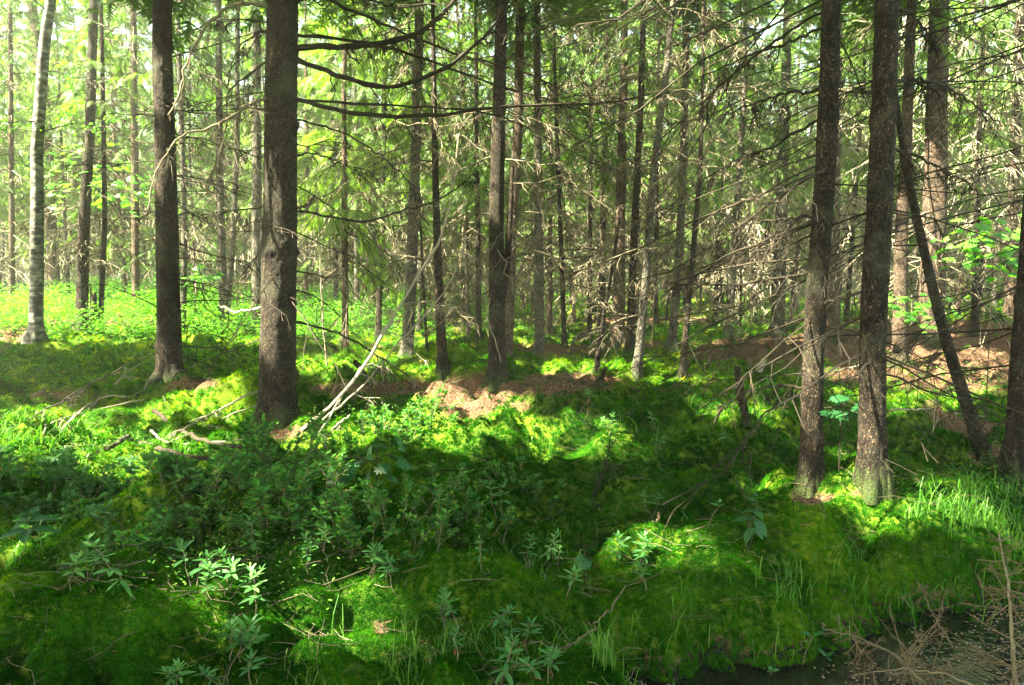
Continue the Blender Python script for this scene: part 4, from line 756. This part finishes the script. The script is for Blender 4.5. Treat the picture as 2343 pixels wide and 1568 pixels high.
# random thinning gives small flecks everywhere
axes = [t.at(np.array([9.0]))[0] for t, _ in TREES]; axes = np.array(axes)
dd = np.linalg.norm(tips[:, None, :2]-axes[None, :, :2], axis=2); near_ = dd.argmin(1); dm = dd.min(1)
kp = (dm < 4.6) & (dm > .15); tips, near_, dm = tips[kp], near_[kp], dm[kp]
nsp = 0
for ti, (tr, e) in enumerate(TREES):
    k = near_ == ti
    if not k.any(): continue
    Tt = tips[k]; n = len(Tt); z0 = Tt[:, 2]+dm[k]*rng.uniform(-.1, .35, n); o = tr.at(np.minimum(z0, tr.P[-1, 2]-.3))
    t = np.linspace(0, 1, 5)[None, :, None]; P = o[:, None]*(1-t)+Tt[:, None]*t; P[:, 1:4, 2] += (np.array([.06, .09, .06])*1.0)[None]
    ns = 16; f = rng.uniform(.35, 1.05, (n, ns)); ctr = o[:, None]*(1-f[..., None])+Tt[:, None]*f[..., None]
    ctr = ctr+rng.normal(0, .30, ctr.shape)*[1, 1, .5]
    d = (Tt-o)[:, None]*.5/np.maximum(dm[k], .3)[:, None, None]+rng.normal(0, .6, ctr.shape)*[1, 1, .4]
    c = ctr.reshape(-1, 3); d = d.reshape(-1, 3); m, g = shades3(c, d, .55)
    n3 = fbm(g[:, 0]/.5, g[:, 1]/.5, 91); m = m*(.75+.6*n3); lm = np.clip(m, 0, 1) > rng.rand(len(m))*.9+.02
    ww = unit(P[:, -1]-P[:, 0]); keepb = (~lm).reshape(n, ns).mean(1) > .45
    kk = ~lm & (rng.rand(len(c)) < .93) & (n3 < .70); c, d = c[kk], d[kk]; nsp += len(c)
    if len(c) < 3: continue
    mb = MB(); nh = unit(np.stack([rng.normal(0, .3, len(c)), rng.normal(0, .3, len(c)), np.ones(len(c))], -1)); frames(mb, c, d, nh, rng.uniform(.35, .62, len(c)), SPR_CAN[0], SPR_CAN[1])
    wd = MB()
    if keepb.any(): tubes(wd, P[keepb], np.linspace(.014, .005, 5)[None]*np.ones((keepb.sum(), 1)), 3); mb.join(wd); mb.mats = ('needle', 'twig_dark')
    obj('crown', mb.mesh('crown', tr.base), M['needle'], e)
print('canopy sprays', nsp, time.time()-T0)

# ------------------------------------------------------------------ the far forest
VAR = []
for v in range(7):
    rng = np.random.RandomState(700+v); H = rng.uniform(12, 16); r0 = rng.uniform(.035, .09)
    tr = Trunk([(0, 0, 0), (rng.normal(0, .12), rng.normal(0, .12), H*.4), (rng.normal(0, .2), rng.normal(0, .2), H)], [r0, r0*.7, .012], .4)
    zc = [3.2, 4.5, 2.6, 5.2, 3.8, 2.0, 4.0][v]; wd = MB()
    tk = tr.mesh(rng, 8).mesh('trunk', smooth=True); dbm = dead_branches(rng, tr, 1.7, zc+2.5, 36, 1.9, rb=.012, rmin=.008, k2=7, k3=2, detail=1, el=(-14, 14)).mesh('dead_branches')
    crn = green_crown(rng, tr, zc*.9, H, 98, [2.1, 1.8, 2.3, 1.7, 2.0, 1.6, 2.2][v], ns=11, slen=.36, wood=wd, prune=False)
    tk.materials.append(M[['bark', 'bark_grey', 'bark_red'][v % 3]]); dbm.materials.append(M[['twig', 'twig_pale', 'twig'][v % 3]]); crn.join(wd); crn.mats = ('needle', 'twig_dark'); crn = crn.mesh('crown')
    VAR.append([('trunk', tk), ('dead_branches', dbm), ('crown', crn)])
rng = np.random.RandomState(4)
pts = []; occupied = [t.base[:2] for t, _ in TREES]
tries = 0
while len(pts) < 225 and tries < 20000:
    tries += 1; Y = 15.5+(56-15.5)*rng.rand()**.8; X = rng.uniform(-.76, .78)*Y
    if Y < 22 and rng.rand() < .5: continue
    if X < -.30*Y and Y < 24: continue
    sp = 1.5+.012*Y
    if all((X-a)**2+(Y-b)**2 > sp*sp for a, b in pts) and all((X-a[0])**2+(Y-a[1])**2 > 1.2 for a in occupied): pts.append((X, Y))
for i, (x, y) in enumerate(pts):
    v = VAR[rng.randint(7) if rng.rand() > .12 else 5]; e = empty('spruce_tree', (x, y, float(hgt(x, y))-.05), 'slender spruce with a drooping green crown in the dense far background', 'spruce', 'spruces of the far background')
    e.rotation_euler = (rng.normal(0, .025), rng.normal(0, .025), rng.uniform(0, 6.28)); s = rng.uniform(.8, 1.15)*(1+.1*(y > 35)); e.scale = (s, s, s*rng.uniform(.92, 1.1))
    for nm, me in v:
        o = bpy.data.objects.new(nm, me); o.parent = e; C.objects.link(o)
# the distant wood that closes the view
rng = np.random.RandomState(8); N = 420; ang = rng.uniform(-.80, .80, N); rr_ = rng.uniform(60, 85, N); X = np.sin(ang)*rr_; Y = np.cos(ang)*rr_
mb = MB(); P = np.stack([X, Y, hgt(X, Y)-.2], -1); P2 = np.stack([P, P+np.stack([rng.normal(0, .3, N), rng.normal(0, .3, N), rng.uniform(12, 18, N)], -1)], 1)
tubes(mb, P2, np.stack([rng.uniform(.08, .16, N), np.full(N, .02)], 1), 5)
tag(obj('distant_trunks', mb.mesh('distant_trunks'), M['bark_grey']), 'mass of thin trunks of the distant wood behind everything', 'woodland', kind='stuff')
K = 150; z = rng.rand(N, K)**1.1*rng.uniform(8, 13.5, N)[:, None]+.8; az = rng.uniform(0, 6.28, (N, K)); rad = (1.9*(1.05-z/18.5))*rng.uniform(.2, 1, (N, K))
O = np.stack([X[:, None]+np.cos(az)*rad, Y[:, None]+np.sin(az)*rad, z], -1).reshape(-1, 3); d = np.stack([np.cos(az), np.sin(az), rng.normal(-.5, .4, az.shape)], -1).reshape(-1, 3)
mb = MB(); frames(mb, O, d, np.tile([0, 0, 1.], (len(O), 1))+rng.normal(0, .3, O.shape), rng.uniform(.7, 1.3, len(O)), SPR[1][0]*[1, 1.4, 1], SPR[1][1][::2])
tag(obj('distant_foliage', mb.mesh('distant_foliage'), M['needle']), 'hazy mass of green foliage of the distant wood closing the view', 'woodland', kind='stuff')
print('forest done', time.time()-T0)
# ------------------------------------------------------------------ small plants
def leafset(mb, rng, c, n, el, size, LV, tilt=.2, rot=None, jit=.25):
    a = np.arange(n)*2*np.pi/n+(rng.rand()*6.28 if rot is None else rot)+rng.normal(0, jit, n); e = el+rng.normal(0, .15, n)
    d = np.stack([np.cos(a)*np.cos(e), np.sin(a)*np.cos(e), np.sin(e)], -1); nh = np.stack([-np.cos(a)*np.sin(e), -np.sin(a)*np.sin(e), np.cos(e)], -1)+rng.normal(0, tilt, (n, 3))
    o = np.tile(c, (n, 1)); frames(mb, o+d*.004, d, nh, size*rng.uniform(.7, 1.15, n), LV[0], None, LV[1])
def tea_plant(px, py, h, label, seed, size=.05, stems=1, tiers=2, LV=None, mat='tea', brown=.5, name='leafy_plant', nl=5, el=.35, cat='plant', group='narrow leaved plants on the moss'):
    rng = np.random.RandomState(2000+seed); LV = LV or LEAF_L
    d0 = CAMH*F/(py-HZ); b = hit(px, py+h*F/d0*.93)
    e = empty(name, b, label, cat, group); st = MB(); lf = MB(); br = MB(); nb = 0
    for j in range(stems):
        lean = rng.normal(0, .25, 2)*h; hh = h*(1 if j == 0 else rng.uniform(.6, .95)); of = rng.normal(0, .03, 2)*(j > 0)
        t = np.linspace(0, 1, 6)[:, None]; top = np.array([of[0]+lean[0]*(1 if j == 0 else 2.2), of[1]+lean[1], hh])
        A = np.array([of[0]*.3, of[1]*.3, -.02])*(1-t)+top*t; A[1:-1] += rng.normal(0, .008, (4, 3)); tubes(st, A[None], np.linspace(.0028, .0018, 6)[None], 5)
        leafset(lf, rng, A[-1], nl, el+.45, size*.7, LV)
        for q in range(tiers): leafset(lf, rng, A[-1]*(1-.17*(q+.6))+A[0]*.17*(q+.6), nl, el-.28*q, size*(1.1+.1*q), LV, rot=q*.5)
        if rng.rand() < brown:
            leafset(br, rng, A[2]*.5+A[3]*.5, 3, -.8, size*.75, (LEAF_L[0]*[1, .6, 1.6], LEAF_L[1]), jit=.9); nb += 1
    obj('stem', st.mesh('stem'), M['twig'], e); obj('leaves', lf.mesh('leaves', smooth=True), M[mat], e)
    if nb: obj('withered_leaves', br.mesh('withered_leaves', smooth=True), M['brownleaf'], e)
PL = [(505, 1470, .20, 'largest bright pale green whorled plant at the bottom left of centre', .075, 1, 2), (590, 1350, .20, 'tall whorled plant above the large bright one at bottom left', .05, 1, 3), (595, 1218, .20, 'full dark green whorl standing alone below the leafy shrubs', .06, 1, 3),
 (320, 1275, .26, 'tall pale plant with stacked leaf tiers in the left foreground', .055, 1, 4), (150, 1305, .16, 'plant with broad pale leaves left of the tall tiered one', .065, 1, 2), (195, 1265, .18, 'small plant standing behind the broad leaved pale one at left', .05, 2, 2),
 (440, 1278, .18, 'dull blue green plant right of the tall tiered plant', .065, 2, 2), (530, 1290, .16, 'dark leaved plant under the full dark whorl', .05, 3, 2), (480, 1335, .15, 'small light green plant left of the tall whorled plant', .045, 2, 2), (530, 1435, .16, 'two leaved green shoot directly above the largest bright plant', .055, 2, 2),
 (415, 1530, .10, 'dark plant at the bottom edge left of the largest bright one', .05, 2, 2), (570, 1520, .12, 'low plant at the bottom edge right of the largest bright one', .05, 2, 2), (750, 1225, .18, 'green whorled plant beside the thin forked grey twig', .05, 2, 2), (850, 1268, .15, 'plant with curved leaves right of the thin forked grey twig', .055, 2, 2),
 (900, 1290, .14, 'low whorled plant between twig and yellow green moss', .05, 2, 2), (700, 1268, .12, 'small plant whose dry twig hangs over the left moss mound', .04, 2, 2), (948, 1143, .14, 'tiny sunlit plant with pale leaves above the yellow green moss', .035, 1, 2), (1140, 1125, .22, 'upright plant with long leaves left of the thin curved sapling', .05, 2, 3),
 (1100, 1255, .16, 'light green shoot on the moss at the centre bottom half', .035, 1, 3), (1020, 1370, .17, 'whorled plant left of the pair at the lower centre', .045, 2, 2), (1060, 1380, .17, 'broader whorled plant right of the pair at the lower centre', .055, 2, 2), (1140, 1485, .16, 'bright green shoot with oval leaves at the bottom centre', .055, 1, 4),
 (1045, 1455, .12, 'dark plant with hanging brown leaves at the bottom centre', .04, 1, 2), (1201, 1243, .16, 'leftmost of three small plants right of centre', .04, 1, 3), (1246, 1236, .17, 'middle of three small plants right of centre, fullest', .045, 2, 3), (1280, 1268, .13, 'rightmost and lowest of three small plants right of centre', .04, 1, 2),
 (1416, 1238, .16, 'wide dark whorl left of the pale silvery whorl', .06, 1, 3), (1466, 1243, .15, 'pale silvery whorl under the short tan stick', .045, 2, 3), (1491, 1142, .18, 'plant with upright oval leaves at the top of the short tan stick', .04, 2, 2), (1471, 1300, .12, 'bright whorl above hanging rust red leaves', .045, 1, 2),
 (1291, 1313, .13, 'low dull green plant on the lower centre moss', .055, 1, 2), (1616, 1163, .15, 'thin plant with flat spreading top left of the close pair', .04, 1, 1), (1196, 1425, .15, 'green plant at the lower centre beside the long brown stem', .05, 2, 2), (1251, 1500, .12, 'plant with small leaves where the long brown stem starts', .045, 3, 2),
 (1345, 905, .16, 'plant with brownish leaves against the shaded mound right of centre', .05, 2, 2), (1398, 960, .20, 'plant with drooping brown leaves on the sunny moss beside the curved sapling', .05, 2, 2), (1492, 955, .14, 'bright little plant on sunny moss under the dark hollow', .05, 1, 2), (1655, 1000, .12, 'fresh green plant right before the leaning cut pole', .05, 1, 2), (1500, 1010, .14, 'reddish tinged plant right of the curved sapling', .045, 2, 2)]
for i, (px, py, h, lb, sz, st, ti) in enumerate(PL):
    tea_plant(px, py, h, lb, i, sz, st, ti, brown=.7 if 'brown' in lb or 'rust' in lb else 0)
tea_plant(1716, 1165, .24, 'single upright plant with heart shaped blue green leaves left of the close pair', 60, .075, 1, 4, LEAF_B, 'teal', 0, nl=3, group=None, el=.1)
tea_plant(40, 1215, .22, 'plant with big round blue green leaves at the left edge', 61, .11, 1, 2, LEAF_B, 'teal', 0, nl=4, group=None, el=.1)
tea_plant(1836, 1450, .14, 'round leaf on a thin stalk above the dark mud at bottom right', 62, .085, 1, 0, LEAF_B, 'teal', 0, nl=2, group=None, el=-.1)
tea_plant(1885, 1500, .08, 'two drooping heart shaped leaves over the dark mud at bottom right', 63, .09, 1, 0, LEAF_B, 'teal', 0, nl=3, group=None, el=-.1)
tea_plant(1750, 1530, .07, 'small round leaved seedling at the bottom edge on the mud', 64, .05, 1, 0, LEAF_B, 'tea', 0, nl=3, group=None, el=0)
def lobed(px, py, h, size, n, label, seed, D=None, spread=.25, mat='teal', name='maple_seedling', leanx=0):
    rng = np.random.RandomState(seed); d0 = CAMH*F/(py-HZ) if D is None else D
    b = hit(px, py+h*F/d0*.93) if D is None else np.array([unproj(px, py, D)[0], D, float(hgt(unproj(px, py, D)[0], D))])
    hh = h if D is None else unproj(px, py, D)[2]-b[2]
    e = empty(name, b, label, 'maple', None); t = np.linspace(0, 1, 8)[:, None]; A = np.array([leanx, 0, hh])*t; A[:, 0] -= leanx*.5*np.sin(t[:, 0]*3.14)*.4; st = MB(); tubes(st, A[None], np.linspace(.006, .003, 8)[None], 5); lf = MB()
    for i in range(n):
        a = rng.uniform(0, 6.28); r = spread*rng.uniform(.15, 1); z = A[-1]*(rng.uniform(.82, 1.0)); p = z+np.array([math.cos(a)*r, math.sin(a)*r, rng.normal(.0, .10)*spread*2])
        tubes(st, np.array([[z, z*.5+p*.5+[0, 0, .03], p]]), np.full((1, 3), .0018), 4)
        d = np.array([[math.cos(a), math.sin(a), -.35+rng.normal(0, .2)]]); frames(lf, p[None], d, np.array([[0, -.35, 1.]])+rng.normal(0, .2, (1, 3)), [size*rng.uniform(.6, 1.15)], MAPLE[0]*[1, 1, 1], MAPLE[1])
    obj('stem', st.mesh('stem'), M['twig_dark'], e); obj('leaves', lf.mesh('leaves', smooth=False), M[mat], e)
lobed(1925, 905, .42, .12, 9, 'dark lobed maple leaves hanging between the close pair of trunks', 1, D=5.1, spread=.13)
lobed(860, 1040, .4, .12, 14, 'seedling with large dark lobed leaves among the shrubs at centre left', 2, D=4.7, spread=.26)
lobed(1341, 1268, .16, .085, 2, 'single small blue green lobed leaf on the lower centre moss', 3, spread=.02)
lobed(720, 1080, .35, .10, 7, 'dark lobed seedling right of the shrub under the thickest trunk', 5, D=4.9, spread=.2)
lobed(2275, 525, 2.6, .13, 90, 'bright yellow green maple leaves near the right edge at eye height', 6, D=8.5, spread=.62, mat='maple', name='maple_sapling')
lobed(2090, 685, 1.5, .15, 60, 'bright maple sapling with fresh leaves low beside the broad reddish trunk', 7, D=13.0, spread=.65, mat='maple', name='maple_sapling')
lobed(235, 380, 5, .22, 150, 'sunlit leafy sapling glowing yellow green between the left trunks', 8, D=22., spread=1.9, mat='maple', name='leafy_sapling')
lobed(435, 610, 1.8, .22, 60, 'pale lit leafy sapling behind the second big trunk', 9, D=21., spread=.8, mat='maple', name='leafy_sapling')
def shrub(px, py, w, h, n, ls, label, seed, mat='shrub', dens=26, lean=0, brown=False):
    rng = np.random.RandomState(3000+seed); b = hit(px, py); e = empty('leafy_shrub', b, label, 'shrub', 'low shrubs around the thickest trunk')
    a = rng.uniform(0, 6.28, n); r = rng.uniform(0, 1, n)**.6; o = np.stack([np.cos(a)*r*w*.35, np.sin(a)*r*w*.25, np.full(n, -.03)], -1)
    o[:, 2] += hgt(o[:, 0]+b[0], o[:, 1]+b[1])-b[2]
    L = h*rng.uniform(.6, 1.15, n)*(1.1-.35*r); el = np.radians(rng.uniform(50, 85, n)); P = branch_pts(rng, o, a, el, L, np.full(n, .22), 6, .02)
    st = MB(); tubes(st, P, np.linspace(.003, .0014, 6)[None]*np.ones((n, 1)), 4)
    Q, L2 = side_twigs(rng, P, L, 6, .25, .35, 4, .35, -.1, (30, 70)); tubes(st, Q, np.full(Q.shape[:2], .0011), 3)
    k = dens; m = len(Q); f = rng.rand(m, k); i = np.minimum((f*3).astype(int), 2); fr = (f*3-i)[..., None]; rr = np.arange(m)[:, None]
    c = (Q[rr, i]*(1-fr)+Q[rr, i+1]*fr).reshape(-1, 3); dr = unit(Q[:, -1]-Q[:, 0]); dr = np.repeat(dr, k, 0); sg = np.tile([-1, 1], len(c)//2+1)[:len(c), None]
    sd = unit(np.cross(dr, [0, 0, 1.]))*sg; d = unit(dr*.7+sd+rng.normal(0, .2, dr.shape)); nh = np.tile([0, 0, 1.], (len(c), 1))+rng.normal(0, .3, c.shape)
    lf = MB(); frames(lf, c, d, nh, ls*rng.uniform(.6, 1.2, len(c)), LEAF_S[0], LEAF_S[1])
    obj('stems', st.mesh('stems'), M['twig'], e); obj('leaves', lf.mesh('leaves'), M[mat], e)
SH = [(640, 1115, .9, .62, 60, .034, 'tallest feathery shrub right in front of the foot of the thickest trunk', 'shrub'), (540, 1165, .9, .32, 40, .034, 'dark feathery shrub left below the tallest one', 'shrub'), (455, 1190, .7, .34, 40, .032, 'low blue green shrub further left in deep shade', 'shrub'),
 (740, 1150, .8, .32, 36, .032, 'open shrub right of the tallest feathery one', 'shrub'), (870, 1000, .9, .34, 34, .032, 'dense round shrub below the brown ridge at centre left', 'shrub'), (975, 985, .8, .38, 36, .032, 'dense shrub with upright tips beside the root mound', 'shrub'), (1010, 1130, .8, .26, 30, .030, 'thin leaved shrub in front of the sunny moss at centre left', 'shrub'), (890, 1165, .8, .36, 36, .030, 'shaded shrub at the rear of the yellow green moss', 'shrub'),
 (40, 1150, .8, .34, 34, .045, 'sunlit shrub with broad pale leaves at the left edge', 'tea'), (190, 1140, .8, .32, 34, .043, 'sunlit broad leaved shrub right of the one at the left edge', 'tea'), (330, 1165, .7, .28, 30, .042, 'broad leaved shrub at the border of light and shade at left', 'tea'), (110, 1225, .7, .24, 24, .036, 'low shaded shrub under the sunlit ones at left', 'shrub'), (800, 1225, .6, .28, 30, .032, 'small dark shrub in the hollow at centre left', 'shrub'), (1085, 1215, .7, .24, 26, .028, 'sparse low shrub on the dark moss at centre', 'shrub'),
 (650, 1215, .8, .36, 36, .034, 'dark shrub sprawling over the deep shade below the tallest one', 'shrub'), (350, 1255, .6, .24, 22, .036, 'small shrub with dull leaves amid the left foreground plants', 'shrub'), (1190, 1120, .6, .22, 30, .026, 'low fine leaved shrub on the sunny moss right of centre left shrubs', 'shrub'),]
for i, (px, py, w, h, n, ls, lb, mt) in enumerate(SH): shrub(px, py, w, h, int(n*.6), ls*1.35, lb, i, mt, dens=10)
# dead spruce tops standing and lying in the bog
def dead_top(pts, w0, w1, n, L, label, seed, el=(0, 25), name='dead_spruce_top', D0=3.0):
    rng = np.random.RandomState(seed); P = np.array([unproj(px, py, D0+dd) for px, py, dd in pts]); b = P[0].copy()
    e = empty(name, b, label, 'dead tree'); l = np.concatenate([[0], np.cumsum(np.linalg.norm(np.diff(P, axis=0), axis=1))]); q = np.linspace(0, l[-1], 30); A = np.stack([np.interp(q, l, P[:, i]) for i in range(3)], -1)
    A += rng.normal(0, .002, A.shape); mb = MB(); tubes(mb, A[None], np.linspace(w0, w1, 30)[None]*(1+.12*rng.normal(0, 1, 30)), 8); obj('stem', mb.mesh('stem', b), M['twig'], e)
    ii = rng.randint(4, 30, n); ax = unit(A[-1]-A[0]); o = A[ii]; a = rng.uniform(0, 6.28, n); u = unit(np.cross(ax, [.3, 1, .2])); v = np.cross(ax, u)
    ee = np.radians(rng.normal(el[0], el[1], n)); d = (np.cos(a)[:, None]*u+np.sin(a)[:, None]*v)*np.cos(ee)[:, None]+ax*np.sin(ee)[:, None]
    LL = L*(1.15-ii/30)*rng.uniform(.4, 1.2, n); t = np.linspace(0, 1, 6)[None, :, None]; Q = o[:, None]+LL[:, None, None]*t*d[:, None]+LL[:, None, None]*.12*t**2*np.array([0, 0, 1.])+rng.normal(0, .02, (n, 6, 3))*t*LL[:, None, None]
    mb = MB(); tubes(mb, Q, np.linspace(.0026, .0011, 6)[None]*np.ones((n, 1)), 5); Q2, L2 = side_twigs(rng, Q, LL, 6, .15, .35, 3, .2, 0); tubes(mb, Q2, np.full(Q2.shape[:2], .0009), 3)
    Q3, L3 = side_twigs(rng, Q2, L2, 2, .2, .4, 3, .2, 0); tubes(mb, Q3, np.full(Q3.shape[:2], .0007), 3)
    obj('twigs', mb.mesh('twigs', b), M['twig_tan'], e)
dead_top([(2330, 1680, 0), (2318, 1500, 0), (2306, 1330, .02), (2284, 1222, .03)], .011, .003, 60, .30, 'upright dead tan spruce top standing in the bog at the right corner', 1)
dead_top([(2150, 1600, .1), (2050, 1500, .25), (1960, 1455, .35), (1880, 1440, .4)], .0045, .002, 34, .30, 'dead spruce top with many twigs sprawled over the bog edge', 2, D0=2.85)
dead_top([(2250, 1580, -.1), (2160, 1540, 0), (2060, 1530, .1), (1950, 1545, .15)], .0045, .002, 34, .28, 'second sprawling dead twig tangle nearest the bottom right corner', 3, D0=2.8)
dead_top([(2180, 1480, .2), (2130, 1400, .3), (2100, 1330, .35)], .004, .002, 20, .22, 'small grey dead twig fork rising against the mossy bank', 4, D0=3.0)
print('plants', time.time()-T0)

# ------------------------------------------------------------------ the bright air between the trunks
me = bpy.data.meshes.new('haze'); x0, x1, y0, y1, z0, z1 = -175, 175, -45, 175, -3, 22
V = [(x, y, z) for x in (x0, x1) for y in (y0, y1) for z in (z0, z1)]
me.from_pydata(V, [], [(0, 1, 3, 2), (4, 6, 7, 5), (0, 4, 5, 1), (2, 3, 7, 6), (0, 2, 6, 4), (1, 5, 7, 3)]); me.update()
hm, nt, out = newmat('haze'); pv = nt.nodes.new('ShaderNodeVolumePrincipled'); pv.inputs['Color'].default_value = (.95, 1, .85, 1); pv.inputs['Density'].default_value = .0017; pv.inputs['Anisotropy'].default_value = .3
nt.links.new(pv.outputs[0], out.inputs['Volume']); me.materials.append(hm)
tag(obj('haze', me, hm), 'thin bright summer air between the trees', 'haze', kind='stuff')
